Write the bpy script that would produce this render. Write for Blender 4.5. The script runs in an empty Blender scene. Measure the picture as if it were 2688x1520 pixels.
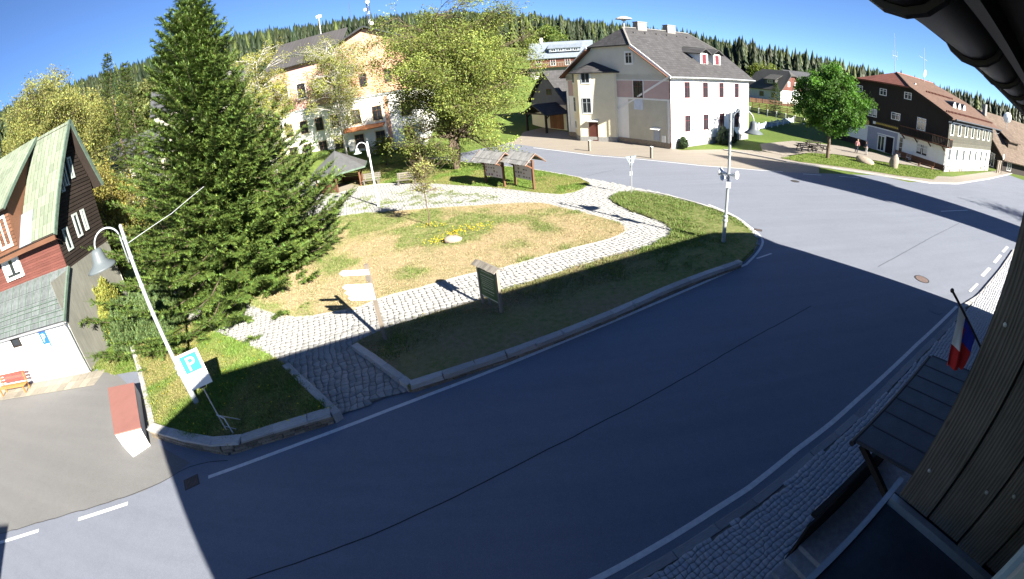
import bpy, math, random
import numpy as np
from mathutils import Vector, Matrix
R = math.radians
rnd = random.Random(7)
scene = bpy.context.scene
COL = scene.collection

# ------------------------------------------------------------------ camera
# wide equidistant webcam lens, 2688 px wide original, 1172 px per radian
FPX, CAMH = 1172.0, 8.0
_a, _b = 0.1005, 0.4758
_d = np.array([math.tan(_a), 1.0, math.tan(_b)]); _d /= np.linalg.norm(_d)
_fw = np.array([0, 0, 1.]) - _d * _d[2]; _fw /= np.linalg.norm(_fw)
_rt = np.cross(_d, _fw)
cam = bpy.data.cameras.new('camera')
cam.type = 'PANO'
cam.panorama_type = 'FISHEYE_LENS_POLYNOMIAL'
cam.sensor_fit = 'HORIZONTAL'
cam.sensor_width = 36.0
cam.fisheye_fov = R(200)
cam.fisheye_polynomial_k0 = 0.0
cam.fisheye_polynomial_k1 = -2688.0 / 36.0 / FPX
cam.fisheye_polynomial_k2 = cam.fisheye_polynomial_k3 = cam.fisheye_polynomial_k4 = 0.0
cam.clip_start, cam.clip_end = 0.05, 3000
camo = bpy.data.objects.new('camera', cam); COL.objects.link(camo)
_ax = [np.array([_rt[i], _fw[i], -_d[i]]) for i in range(3)]
_m = Matrix(((_ax[0][0], -_ax[1][0], -_ax[2][0], 0), (_ax[0][1], -_ax[1][1], -_ax[2][1], 0),
             (_ax[0][2], -_ax[1][2], -_ax[2][2], 0), (0, 0, 0, 1)))
camo.matrix_world = Matrix.Translation((0, 0, CAMH)) @ _m
scene.camera = camo

# ------------------------------------------------------------------ sky, sun, exposure
SUN_EL, SHADOW_AZ = 29.5, -38.5
world = bpy.data.worlds.new('World'); scene.world = world; world.use_nodes = True
wn = world.node_tree; wn.nodes.clear()
sky = wn.nodes.new('ShaderNodeTexSky'); sky.sky_type = 'NISHITA'; sky.sun_disc = False
sky.sun_elevation = R(SUN_EL); sky.sun_rotation = R(SHADOW_AZ + 180)
sky.altitude = 2500; sky.air_density = 0.70; sky.dust_density = 0.0; sky.ozone_density = 6.0
bg = wn.nodes.new('ShaderNodeBackground'); bg.inputs[1].default_value = 0.05
wo = wn.nodes.new('ShaderNodeOutputWorld')
wn.links.new(sky.outputs[0], bg.inputs[0]); wn.links.new(bg.outputs[0], wo.inputs[0])
sl = bpy.data.lights.new('sun', 'SUN'); sl.energy = 5.0; sl.angle = R(0.53); sl.color = (1.0, 0.935, 0.815)
so = bpy.data.objects.new('sun', sl); COL.objects.link(so)
SDIR = Vector((math.sin(R(SHADOW_AZ)) * math.cos(R(SUN_EL)), math.cos(R(SHADOW_AZ)) * math.cos(R(SUN_EL)), -math.sin(R(SUN_EL))))
so.rotation_euler = SDIR.to_track_quat('-Z', 'Y').to_euler()
vs = scene.view_settings
scene.display_settings.display_device = 'sRGB'
vs.view_transform = 'Standard'; vs.look = 'None'; vs.gamma = 1.0; vs.use_curve_mapping = False
vs.exposure = 2.22
scene.cycles.max_bounces = 6; scene.cycles.diffuse_bounces = 3; scene.cycles.transparent_max_bounces = 8

# ------------------------------------------------------------------ pixel helpers (a pixel is a direction; what it touches gives the distance)
def ray(x, y):
    px, py = x - 1344.0, y - 760.0; r = math.hypot(px, py) + 1e-9; th = r / FPX; s = math.sin(th) / r
    v = np.array([s * px, s * py, math.cos(th)])
    return np.array([v @ _rt, v @ _fw, -(v @ _d)])
def G(x, y, z=0.0):
    v = ray(x, y); t = (z - CAMH) / v[2]; return (v[0] * t, v[1] * t)
def GL(pts, z=0.0): return [G(x, y, z) for x, y in pts]
def ZT(px, py, bx, by):
    'height of the pixel ray above the point (bx, by) at the same ground distance'
    v = ray(px, py); return CAMH + v[2] / math.hypot(v[0], v[1]) * math.hypot(bx, by)
def sst(t): t = max(0., min(1., t)); return t * t * (3 - 2 * t)
_TH = [-100, -70, -58, -41, -31, -22, -12, 1.5, 10, 20, 29, 38, 47, 58, 66, 100]
_EL = [8, 10.5, 10.5, 10.2, 10.4, 9.6, 8.9, 8.1, 6.6, 4.9, 3.5, 2.5, 1.8, 1.5, 1.4, 1.0]
def hgt(x, y):
    r = math.hypot(x, y); th = math.degrees(math.atan2(x, y))
    f = sst((112 - abs(th)) / 20)
    zc = (CAMH + 380 * math.tan(R(float(np.interp(th, _TH, _EL)))) - 13) * f
    r0 = float(np.interp(th, [-60, -10, 3, 14, 30, 70], [58, 60, 62, 74, 70, 85]))
    b = 2.3 * sst((r - 50) / 13) * sst((4 - th) / 14) * f
    t = max(0., r - r0)
    z = b + (t / (380 - r0) * zc) * min(1., t / 18) if r < 380 else b + zc - (r - 380) * .06
    return z - .06
def hit(x, y):
    'first point of the pixel ray on the terrain'
    v = ray(x, y); t = 20.0
    while t < 600:
        p = v * t
        if p[2] + CAMH <= hgt(p[0], p[1]): return (p[0], p[1], hgt(p[0], p[1]))
        t += .25
    return None

# ------------------------------------------------------------------ objects and tags
def tag(o, label, cat, group=None):
    o['label'] = label; o['category'] = cat
    if group: o['group'] = group
    return o
def thing(name, label, cat, loc=(0, 0, 0), rz=0.0, group=None):
    o = bpy.data.objects.new(name, None); COL.objects.link(o); o.empty_display_size = .3
    o.location = loc; o.rotation_euler = (0, 0, rz); return tag(o, label, cat, group)
def link(name, me, parent=None, mat=None):
    o = bpy.data.objects.new(name, me); COL.objects.link(o)
    if parent: o.parent = parent
    if mat is not None and not me.materials: me.materials.append(mat)
    return o
def copy_tree(o, parent=None):
    c = o.copy(); COL.objects.link(c); c.parent = parent
    for ch in list(o.children): copy_tree(ch, c)
    return c
def struct(o): o['kind'] = 'structure'; return o
def stuff(o): o['kind'] = 'stuff'; return o

class MB:
    'collects faces; build() links them as one mesh object'
    def __init__(s): s.v = []; s.f = []; s.c = None
    def add(s, vs, fs):
        n = len(s.v); s.v += [tuple(map(float, v)) for v in vs]; s.f += [tuple(i + n for i in f) for f in fs]; return s
    def box(s, x0, x1, y0, y1, z0, z1):
        return s.add([(x0, y0, z0), (x1, y0, z0), (x1, y1, z0), (x0, y1, z0), (x0, y0, z1), (x1, y0, z1), (x1, y1, z1), (x0, y1, z1)],
                     [(0, 3, 2, 1), (4, 5, 6, 7), (0, 1, 5, 4), (1, 2, 6, 5), (2, 3, 7, 6), (3, 0, 4, 7)])
    def cbox(s, c, sz): return s.box(c[0] - sz[0] / 2, c[0] + sz[0] / 2, c[1] - sz[1] / 2, c[1] + sz[1] / 2, c[2] - sz[2] / 2, c[2] + sz[2] / 2)
    def beam(s, a, b, w, h, up=(0, 0, 1)):
        'rectangular bar from a to b'
        a, b = Vector(a), Vector(b); d = (b - a).normalized(); u = Vector(up)
        if abs(d.dot(u)) > .98: u = Vector((1, 0, 0))
        x = d.cross(u).normalized() * w / 2; y = x.cross(d).normalized() * h / 2
        return s.add([a - x - y, a + x - y, a + x + y, a - x + y, b - x - y, b + x - y, b + x + y, b - x + y],
                     [(0, 1, 2, 3), (7, 6, 5, 4), (0, 4, 5, 1), (1, 5, 6, 2), (2, 6, 7, 3), (3, 7, 4, 0)])
    def tube(s, pts, r, n=8, cap=True):
        pts = [Vector(p) for p in pts]; rs = r if isinstance(r, (list, tuple)) else [r] * len(pts); vs = []; fs = []
        pu = None
        for i, p in enumerate(pts):
            d = (pts[min(i + 1, len(pts) - 1)] - pts[max(i - 1, 0)]).normalized()
            u = Vector((0, 0, 1)) if pu is None else pu
            if abs(d.dot(u)) > .97: u = Vector((1, 0, 0))
            x = d.cross(u).normalized(); y = d.cross(x).normalized()
            for k in range(n):
                a = 2 * math.pi * k / n; vs.append(p + (x * math.cos(a) + y * math.sin(a)) * rs[i])
        for i in range(len(pts) - 1):
            for k in range(n):
                k2 = (k + 1) % n; fs.append((i * n + k, i * n + k2, (i + 1) * n + k2, (i + 1) * n + k))
        if cap: fs.append(tuple(range(n))[::-1]); fs.append(tuple(range((len(pts) - 1) * n, len(pts) * n)))
        return s.add(vs, fs)
    def lathe(s, prof, n=16, c=(0, 0, 0)):
        vs = []; fs = []
        for r, z in prof:
            for k in range(n): a = 2 * math.pi * k / n; vs.append((c[0] + r * math.cos(a), c[1] + r * math.sin(a), c[2] + z))
        for i in range(len(prof) - 1):
            for k in range(n): k2 = (k + 1) % n; fs.append((i * n + k, i * n + k2, (i + 1) * n + k2, (i + 1) * n + k))
        return s.add(vs, fs)
    def prism(s, poly, z0, z1):
        'vertical extrusion of a plan polygon (z1 may be a list)'
        n = len(poly); z1s = z1 if isinstance(z1, (list, tuple)) else [z1] * n
        ar = sum(poly[i][0] * poly[(i + 1) % n][1] - poly[(i + 1) % n][0] * poly[i][1] for i in range(n))
        if ar < 0: poly = poly[::-1]; z1s = list(z1s)[::-1]
        vs = [(p[0], p[1], z0) for p in poly] + [(p[0], p[1], z1s[i]) for i, p in enumerate(poly)]
        fs = [tuple(range(n))[::-1], tuple(range(n, 2 * n))] + [(i, (i + 1) % n, n + (i + 1) % n, n + i) for i in range(n)]
        return s.add(vs, fs)
    def slab(s, poly3, t):
        'plate: 3-D polygon (counter-clockwise seen from outside) thickened inwards by t'
        P = [Vector(p) for p in poly3]; n = len(P); nn = Vector((0, 0, 0))
        for i in range(n): nn += (P[i] - P[0]).cross(P[(i + 1) % n] - P[0])
        nn.normalize(); Q = [p - nn * t for p in P]
        return s.add(P + Q, [tuple(range(n)), tuple(range(n, 2 * n))[::-1]] + [(i, n + i, n + (i + 1) % n, (i + 1) % n) for i in range(n)])
    def sphere(s, c, r, n=10, m=6, sc=(1, 1, 1), jit=0, rg=None):
        vs = []; fs = []
        for j in range(m + 1):
            for k in range(n):
                ph = math.pi * j / m; a = 2 * math.pi * k / n; q = 1 + (rg.uniform(-jit, jit) if rg else 0)
                vs.append((c[0] + sc[0] * r * q * math.sin(ph) * math.cos(a), c[1] + sc[1] * r * q * math.sin(ph) * math.sin(a), c[2] + sc[2] * r * q * math.cos(ph)))
        for j in range(m):
            for k in range(n): k2 = (k + 1) % n; fs.append((j * n + k, (j + 1) * n + k, (j + 1) * n + k2, j * n + k2))
        return s.add(vs, fs)
    def mesh(s, name, mat=None, smooth=False):
        me = bpy.data.meshes.new(name); me.from_pydata(s.v, [], s.f); me.validate(clean_customdata=False)
        if mat is not None: me.materials.append(mat)
        if smooth: me.shade_smooth()
        return me
    def build(s, name, mat, parent=None, smooth=False): return link(name, s.mesh(name, mat, smooth), parent)

def npmesh(name, V, F, mat, col=None, smooth=False):
    'fast mesh: V (n,3), F (m,3|4) ; col (m,3) face colours'
    me = bpy.data.meshes.new(name); V = np.asarray(V, np.float32); F = np.asarray(F, np.int32); k = F.shape[1]
    me.vertices.add(len(V)); me.vertices.foreach_set('co', V.ravel())
    me.loops.add(F.size); me.loops.foreach_set('vertex_index', F.ravel())
    me.polygons.add(len(F)); me.polygons.foreach_set('loop_start', np.arange(0, F.size, k, dtype=np.int32))
    me.polygons.foreach_set('loop_total', np.full(len(F), k, np.int32))
    if col is not None:
        at = me.attributes.new('tint', 'FLOAT_COLOR', 'FACE')
        c = np.ones((len(F), 4), np.float32); c[:, :3] = col; at.data.foreach_set('color', c.ravel())
    me.update(calc_edges=True)
    if smooth: me.shade_smooth()
    me.materials.append(mat); return me

# ------------------------------------------------------------------ materials
def srgb(*c): return tuple(((x / 255) / 12.92 if x / 255 <= .04045 else ((x / 255 + .055) / 1.055) ** 2.4) for x in c)
class NT:
    def __init__(s, name):
        s.m = bpy.data.materials.new(name); s.m.use_nodes = True; s.t = s.m.node_tree; s.n = s.t.nodes; s.n.clear()
        s.out = s.n.new('ShaderNodeOutputMaterial'); s.b = s.n.new('ShaderNodeBsdfPrincipled'); s.L(s.b.outputs[0], s.out.inputs[0])
        s.tc = s.n.new('ShaderNodeTexCoord')
    def L(s, a, b): s.t.links.new(a, b)
    def new(s, t, **k):
        x = s.n.new('ShaderNode' + t)
        for a, v in k.items(): setattr(x, a, v)
        return x
    def noise(s, scale, detail=4, rough=.6, vec=None, dim='3D'):
        x = s.new('TexNoise'); x.inputs['Scale'].default_value = scale; x.inputs['Detail'].default_value = detail; x.inputs['Roughness'].default_value = rough
        s.L(vec if vec is not None else s.tc.outputs['Object'], x.inputs['Vector']); return x.outputs['Fac']
    def mapping(s, scale=(1, 1, 1), rot=(0, 0, 0), src='Object'):
        x = s.new('Mapping'); x.inputs['Scale'].default_value = scale; x.inputs['Rotation'].default_value = rot
        s.L(s.tc.outputs[src], x.inputs['Vector']); return x.outputs[0]
    def ramp(s, fac, stops):
        x = s.new('ValToRGB'); e = x.color_ramp.elements
        e[0].position, e[0].color = stops[0][0], (*stops[0][1], 1); e[1].position, e[1].color = stops[-1][0], (*stops[-1][1], 1)
        for p, c in stops[1:-1]: q = e.new(p); q.color = (*c, 1)
        s.L(fac, x.inputs[0]); return x.outputs[0]
    def mix(s, fac, a, b, mode='MIX'):
        x = s.new('Mix', data_type='RGBA', blend_type=mode)
        for i, v in ((0, fac), (6, a), (7, b)):
            if hasattr(v, 'is_linked') or hasattr(v, 'links'): s.L(v, x.inputs[i])
            elif isinstance(v, (int, float)): x.inputs[i].default_value = v
            else: x.inputs[i].default_value = (*v, 1)
        return x.outputs[2]
    def bump(s, h, st=.3, dist=.02):
        x = s.new('Bump'); x.inputs['Strength'].default_value = st; x.inputs['Distance'].default_value = dist
        s.L(h, x.inputs['Height']); s.L(x.outputs[0], s.b.inputs['Normal'])
    def col(s, c):
        if isinstance(c, tuple): s.b.inputs['Base Color'].default_value = (*c, 1)
        else: s.L(c, s.b.inputs['Base Color'])
    def done(s, rough=.8, metal=0., spec=.3):
        s.b.inputs['Roughness'].default_value = rough; s.b.inputs['Metallic'].default_value = metal; s.b.inputs['Specular IOR Level'].default_value = spec
        return s.m
def sc3(c, k): return tuple(min(1, x * k) for x in c)
def M_plain(name, c, rough=.7, var=.22, scale=3., metal=0., spec=.3, bump=0., rnd_obj=0.):
    t = NT(name); n = t.noise(scale, 5)
    o = t.ramp(n, [(.3, sc3(c, 1 - var)), (.7, sc3(c, 1 + var))])
    n2 = t.noise(scale * 9, 3); o = t.mix(.25, o, t.ramp(n2, [(.35, sc3(c, 1 - var * 1.4)), (.65, sc3(c, 1 + var))]))
    if rnd_obj:
        oi = t.new('ObjectInfo'); v = t.ramp(oi.outputs['Random'], [(0, (1 - rnd_obj,) * 3), (1, (1 + rnd_obj,) * 3)]); o = t.mix(1., o, v, 'MULTIPLY')
    t.col(o)
    if bump: t.bump(n2, bump, .01)
    return t.done(rough, metal, spec)
def M_wood(name, c, axis='X', var=.35, rough=.75, scale=1., rnd_obj=.22, bump=.35):
    t = NT(name); sc = {'X': (1, 14, 14), 'Y': (14, 1, 14), 'Z': (14, 14, 1)}[axis]
    v = t.mapping(tuple(k * scale for k in sc)); n = t.noise(1.6, 6, .65, v)
    o = t.ramp(n, [(.28, sc3(c, 1 - var)), (.5, c), (.72, sc3(c, 1 + var))])
    big = t.noise(.8, 3); o = t.mix(.35, o, t.ramp(big, [(.3, sc3(c, .65)), (.7, sc3(c, 1.25))]))
    if rnd_obj:
        oi = t.new('ObjectInfo'); q = t.ramp(oi.outputs['Random'], [(0, (1 - rnd_obj,) * 3), (1, (1 + rnd_obj,) * 3)]); o = t.mix(1., o, q, 'MULTIPLY')
    t.col(o); t.bump(n, bump, .006); return t.done(rough, 0, .25)
def M_leaf(name, c, var=.5, trans=.3, rough=.6):
    'leaf colour from the mesh tint, some light through the blade'
    t = NT(name); a = t.new('Attribute'); a.attribute_name = 'tint'
    o = t.mix(1., a.outputs['Color'], c, 'MULTIPLY'); t.col(o); t.done(rough, 0, .25)
    tr = t.new('BsdfTranslucent'); t.L(t.mix(1., o, (1.25, 1.3, .7), 'MULTIPLY'), tr.inputs[0])
    ms = t.new('MixShader'); ms.inputs[0].default_value = trans
    t.L(t.b.outputs[0], ms.inputs[1]); t.L(tr.outputs[0], ms.inputs[2]); t.L(ms.outputs[0], t.out.inputs[0]); return t.m
# ------------------------------------------------------------------ shared materials
def mk_asphalt(name, c, warm=0.):
    t = NT(name); big = t.noise(.35, 5, .6); o = t.ramp(big, [(.28, sc3(c, .78)), (.5, c), (.74, sc3(c, 1.16))]); dst = t.noise(2.6, 6, .7); o = t.mix(.3, o, t.ramp(dst, [(.36, sc3(c, .62)), (.5, c), (.68, sc3(c, 1.3))]))
    st = t.noise(1.0, 4, .6, t.mapping((.10, 1.3, 1), (0, 0, R(-24)))); o = t.mix(.5, o, t.ramp(st, [(.35, sc3(c, .8)), (.65, sc3(c, 1.16))]))
    v = t.new('TexVoronoi'); v.inputs['Scale'].default_value = 45; t.L(t.tc.outputs['Object'], v.inputs['Vector'])
    o = t.mix(.5, o, t.ramp(v.outputs['Distance'], [(.1, sc3(c, 1.3)), (.55, sc3(c, .78))])); t.col(o)
    n = t.noise(90, 3); t.bump(n, .5, .006); return t.done(.88, 0, .25)
ASPH = mk_asphalt('asphalt', (.150, .165, .203)); YARD = mk_asphalt('yard_asphalt', (.143, .142, .142)); PALE = mk_asphalt('dusty_asphalt', (.23, .205, .175))
PAINT = M_plain('road_paint', (.52, .52, .52), .7, .18, 6, bump=.2)
def mk_ground():
    t = NT('meadow'); n = t.noise(.06, 5); o = t.ramp(n, [(.3, (.06, .10, .022)), (.5, (.08, .125, .028)), (.7, (.125, .145, .045))])
    n2 = t.noise(2.2, 5); o = t.mix(.4, o, t.ramp(n2, [(.3, (.05, .09, .016)), (.7, (.15, .175, .045))])); t.col(o); t.bump(n2, .6, .05); return t.done(.95, 0, .1)
MEADOW = mk_ground()
def mk_lawn(name, dry, green, bias, gx=None):
    t = NT(name); n = t.noise(.33, 6, .62); n2 = t.noise(5, 5)
    if gx:
        sp = t.new('SeparateXYZ'); t.L(t.tc.outputs['Object'], sp.inputs[0]); mr = t.new('MapRange'); mr.inputs['From Min'].default_value, mr.inputs['From Max'].default_value = gx; mr.inputs['To Max'].default_value = .45; t.L(sp.outputs['X'], mr.inputs['Value']); sb = t.new('Math', operation='SUBTRACT'); t.L(n, sb.inputs[0]); t.L(mr.outputs[0], sb.inputs[1]); n = sb.outputs[0]
    o = t.ramp(n, [(bias - .14, green), (bias, tuple((a + b) / 2 for a, b in zip(dry, green))), (bias + .12, dry)])
    o = t.mix(.55, o, t.ramp(n2, [(.3, sc3(green, .75)), (.5, sc3(dry, .8)), (.7, sc3(dry, 1.12))])); n3 = t.noise(38, 3)
    o = t.mix(.5, o, t.ramp(n3, [(.3, (.45,) * 3), (.7, (1.3,) * 3)]), 'MULTIPLY'); t.col(o); t.bump(n3, .7, .02); return t.done(.95, 0, .1)
DRY, GRN = (.315, .25, .15), (.10, .15, .035)
LAWN_DRY = mk_lawn('dry_lawn', DRY, GRN, .43); LAWN_MIX = mk_lawn('mixed_lawn', (.24, .185, .11), (.095, .165, .03), .5, (4.0, 8.5)); LAWN_GRN = mk_lawn('green_lawn', (.19, .19, .06), (.10, .165, .03), .70)
STONE = M_plain('pale_granite', (.245, .245, .24), .85, .25, 8, bump=.4, rnd_obj=.16); KERB = M_plain('kerb_granite', (.33, .32, .31), .85, .2, 7, bump=.35, rnd_obj=.12)
RUBBLE = M_plain('rubble_stone', (.20, .165, .125), .9, .4, 6, bump=.6, rnd_obj=.35); SAND = M_plain('joint_sand', (.13, .125, .11), .95, .25, 12, bump=.3)
SETT2 = M_plain('grey_sett', (.30, .31, .335), .85, .25, 9, bump=.4, rnd_obj=.2); SLAB = M_plain('paving_slab', (.21, .19, .155), .85, .15, 5, bump=.2, rnd_obj=.18)
IRON = M_plain('cast_iron', (.05, .045, .042), .6, .3, 9, .4, .5); RUST = M_plain('rusty_iron', (.125, .09, .08), .8, .3, 10)
WHITEP = M_plain('white_plaster', (.78, .77, .74), .9, .05, 2, bump=.1); CREAM = M_plain('cream_plaster', (.66, .60, .44), .9, .07, 1.2, bump=.1)
LEAFG = M_leaf('grass_blade', (1, 1, 1), trans=.25)

# ------------------------------------------------------------------ numpy noise, polygon tests
_ng = np.random.RandomState(3).rand(256, 256)
def vnoise(x, y):
    x = np.asarray(x, float); y = np.asarray(y, float); xi = np.floor(x).astype(int); yi = np.floor(y).astype(int); fx = x - xi; fy = y - yi
    fx = fx * fx * (3 - 2 * fx); fy = fy * fy * (3 - 2 * fy); g = lambda a, b: _ng[a % 256, b % 256]
    return (g(xi, yi) * (1 - fx) + g(xi + 1, yi) * fx) * (1 - fy) + (g(xi, yi + 1) * (1 - fx) + g(xi + 1, yi + 1) * fx) * fy
def fbm(x, y): return (vnoise(x, y) + .5 * vnoise(x * 2.1 + 9, y * 2.1 + 4) + .25 * vnoise(x * 4.3 + 2, y * 4.3)) / 1.75
def inpoly(X, Y, poly):
    X = np.asarray(X); Y = np.asarray(Y); c = np.zeros(X.shape, bool); n = len(poly)
    for i in range(n):
        x1, y1 = poly[i]; x2, y2 = poly[(i + 1) % n]
        if y1 == y2: continue
        k = ((y1 > Y) != (y2 > Y)) & (X < (x2 - x1) * (Y - y1) / (y2 - y1) + x1); c ^= k
    return c
def smoothpoly(P, it=2):
    for _ in range(it):
        Q = []
        for i in range(len(P)):
            a, b = P[i], P[(i + 1) % len(P)]; Q += [(a[0] * .75 + b[0] * .25, a[1] * .75 + b[1] * .25), (a[0] * .25 + b[0] * .75, a[1] * .25 + b[1] * .75)]
        P = Q
    return P
def resample(P, step):
    out = [P[0]]; acc = 0.
    for a, b in zip(P[:-1], P[1:]):
        L = math.hypot(b[0] - a[0], b[1] - a[1]); t = step - acc
        while t <= L: out.append((a[0] + (b[0] - a[0]) * t / L, a[1] + (b[1] - a[1]) * t / L)); t += step
        acc = L - (t - step)
    return out
def chaikin(P, it=2):
    for _ in range(it):
        Q = [P[0]]
        for a, b in zip(P[:-1], P[1:]): Q += [(a[0] * .75 + b[0] * .25, a[1] * .75 + b[1] * .25), (a[0] * .25 + b[0] * .75, a[1] * .25 + b[1] * .75)]
        P = Q + [P[-1]]
    return P

# ------------------------------------------------------------------ unit pieces that share mesh data
_units = {}
def unit(mat, kind=0):
    key = (mat.name, kind)
    if key not in _units:
        g = random.Random(kind * 31 + 5); b = .06; m = MB(); v = []
        for z, e in ((-.5, 0), (.5 - b, 0), (.5, b)):
            for sx, sy in ((-1, -1), (1, -1), (1, 1), (-1, 1)):
                j = g.uniform(-.05, .05) if kind else 0; k = g.uniform(-.05, .05) if kind else 0
                v.append((sx * (.5 - e) + j, sy * (.5 - e) + k, z + (g.uniform(-.06, .04) if kind and z > .49 else 0)))
        m.add(v, [(8, 9, 10, 11)] + [(i, (i + 1) % 4, 4 + (i + 1) % 4, 4 + i) for i in range(4)] + [(4 + i, 4 + (i + 1) % 4, 8 + (i + 1) % 4, 8 + i) for i in range(4)])
        _units[key] = m.mesh('piece', mat)
    return _units[key]
def piece(name, mat, parent, c, size, rz=0., kind=0, rx=0., ry=0.):
    o = link(name, unit(mat, kind), parent); o.location = c; o.scale = size; o.rotation_euler = (rx, ry, rz); return o
def stones_along(name, mat, parent, line, z0, z1, width, step, off=0., kinds=4, gap=.012, zf=None):
    'a row of stones along a plan polyline, one object each; off > 0 shifts to the left of the direction'
    P = resample(line, step)
    if math.hypot(P[-1][0] - line[-1][0], P[-1][1] - line[-1][1]) > .12: P.append(line[-1])
    for i, (a, b) in enumerate(zip(P[:-1], P[1:])):
        L = math.hypot(b[0] - a[0], b[1] - a[1]); an = math.atan2(b[1] - a[1], b[0] - a[0]); nx, ny = -math.sin(an), math.cos(an)
        top = z1 if zf is None else zf((a[0] + b[0]) / 2, (a[1] + b[1]) / 2)
        piece(name, mat, parent, ((a[0] + b[0]) / 2 + nx * off, (a[1] + b[1]) / 2 + ny * off, (z0 + top) / 2), (L - gap, width, top - z0), an, rnd.randint(0, kinds) if kinds else 0)

# ------------------------------------------------------------------ terrain and road
def terrain():
    rs = [0, 6, 12, 18, 24, 30, 36, 42, 48, 52, 56, 60, 64, 68, 72, 78, 86, 95, 105, 120, 140, 165, 195, 230, 270, 320, 380, 440, 520, 700, 1000, 1600]
    na = 180; V = [(0, 0, hgt(0, 0))]; F = []
    for r in rs[1:]:
        for k in range(na): a = 2 * math.pi * k / na; x, y = r * math.sin(a), r * math.cos(a); V.append((x, y, hgt(x, y)))
    for k in range(na): F.append((0, 1 + (k + 1) % na, 1 + k))
    for i in range(len(rs) - 2):
        for k in range(na): k2 = (k + 1) % na; F.append((1 + i * na + k, 1 + i * na + k2, 1 + (i + 1) * na + k2, 1 + (i + 1) * na + k))
    m = MB(); m.add(V, F); return struct(m.build('ground', MEADOW, None, True))
ground = terrain()
def sheet(name, poly, z, mat, parent=None):
    m = MB(); ar = sum(poly[i][0] * poly[(i + 1) % len(poly)][1] - poly[(i + 1) % len(poly)][0] * poly[i][1] for i in range(len(poly)))
    if ar < 0: poly = poly[::-1]
    m.add([(x, y, z) for x, y in poly], [tuple(range(len(poly)))]); o = m.build(name, mat, parent)
    return struct(o) if parent is None else o
FAR = GL([(1335, 376), (1450, 392), (1560, 406), (1752, 423), (1840, 433), (1905, 441), (2000, 445), (2060, 452), (2150, 455)])
road = sheet('road', [(-60, -12), (75, -12), (95, 18), (95, 36)] + GL([(2688, 449), (2595, 468), (2512, 480), (2385, 478), (2308, 461)]) + FAR[::-1] + [(-8, 50.5), (-16, 51.5), (-25, 50), (-27, 40), (-24, 25), (-20, 16.5), (-19.6, 11.4), (-33, 8.8), (-60, 4)], 0.0, ASPH)
forecourt = sheet('forecourt', FAR + GL([(2150, 438), (2060, 422), (1990, 405), (1930, 392), (1880, 392), (1790, 394), (1762, 389), (1600, 366), (1497, 347), (1400, 330), (1330, 330)]) + [(-8, 62), (-16, 61)] + [(-8, 50.5)], -.012, PALE)
yard = sheet('yard', GL([(0, 1400), (40, 1391), (144, 1360), (288, 1319), (375, 1290), (447, 1253), (500, 1215), (420, 1170), (380, 1050), (300, 975), (236, 980), (0, 1030)]) + [(-40, 8), (-40, -3)], .004, YARD)
def stripe(name, line, w, z=.008, mat=PAINT):
    m = MB(); L = []; Rr = []
    for i, p in enumerate(line):
        a = line[max(0, i - 1)]; b = line[min(len(line) - 1, i + 1)]; d = math.atan2(b[1] - a[1], b[0] - a[0]); nx, ny = -math.sin(d) * w / 2, math.cos(d) * w / 2
        L.append((p[0] + nx, p[1] + ny)); Rr.append((p[0] - nx, p[1] - ny))
    m.add([(x, y, z) for x, y in L] + [(x, y, z) for x, y in Rr], [(i, len(L) + i, len(L) + i + 1, i + 1) for i in range(len(L) - 1)]); o = m.build(name, mat); return struct(o)
A_LINE = [(547, 1253), (773, 1170), (887, 1128), (1075, 1055), (1300, 970), (1478, 897), (1597, 849), (1728, 793), (1893, 722), (1959, 694)]
mA = stripe('road_marking', chaikin(GL(A_LINE), 1), .13)
stripe('road_marking', chaikin(GL([(1959, 694), (1985, 668), (2004, 640), (1999, 622), (1975, 600), (1930, 566), (1860, 537)]), 2), .12)
B_LINE = [(1586, 1510), (1732, 1428), (1875, 1339), (1964, 1282), (2089, 1182), (2178, 1114), (2250, 1050), (2337, 971), (2406, 905), (2512, 804)]
BW = GL(B_LINE); BW = [(BW[0][0] - 6, BW[0][1] - 2.1)] + BW
stripe('road_marking', BW, .14)
for a, b, w in [((206, 1364), (336, 1322), .14), ((-10, 1428), (102, 1393), .14), ((2610, 690), (2627, 670), .22), ((2578, 725), (2598, 704), .22), ((2632, 662), (2645, 648), .22), ((2545, 766), (2566, 745), .14),
                ((1986, 679), (2025, 666), .1), ((1998, 447.6), (2055, 451), .14), ((2108, 457), (2156, 460), .14), ((2203, 463), (2254, 467), .14), ((2470, 555), (2540, 552), .12)]:
    stripe('road_marking', GL([a, b]), w, .012)
stripe('road_marking', GL([(1400, 388), (1560, 408.6), (1752, 425.5), (1840, 435), (1998, 447.6)]), .16)
TAR = M_plain('tar_seam', (.03, .03, .032), .7, .2)
def wig(P, amp):
    P = resample(P, .35); return [(x + rnd.uniform(-amp, amp), y + rnd.uniform(-amp, amp)) for x, y in P]
stripe('tar_seam', wig(chaikin(GL([(600, 1535), (1000, 1395), (1300, 1250), (1500, 1147), (1780, 1002), (1950, 900), (2130, 803)]), 1), .012), .035, .006, TAR)
stripe('tar_seam', wig(chaikin(GL([(2305, 700), (2400, 648), (2450, 620), (2520, 585)]), 1), .012), .03, .006, TAR)
stripe('tar_seam', wig(chaikin(GL([(0, 1402), (144, 1360), (288, 1319), (375, 1290), (447, 1253), (520, 1215), (600, 1210)]), 1), .03), .03, .008, TAR)
stripe('tar_seam', wig(GL([(1540, 462), (1620, 444)]), .01), .04, .006, TAR)
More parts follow.
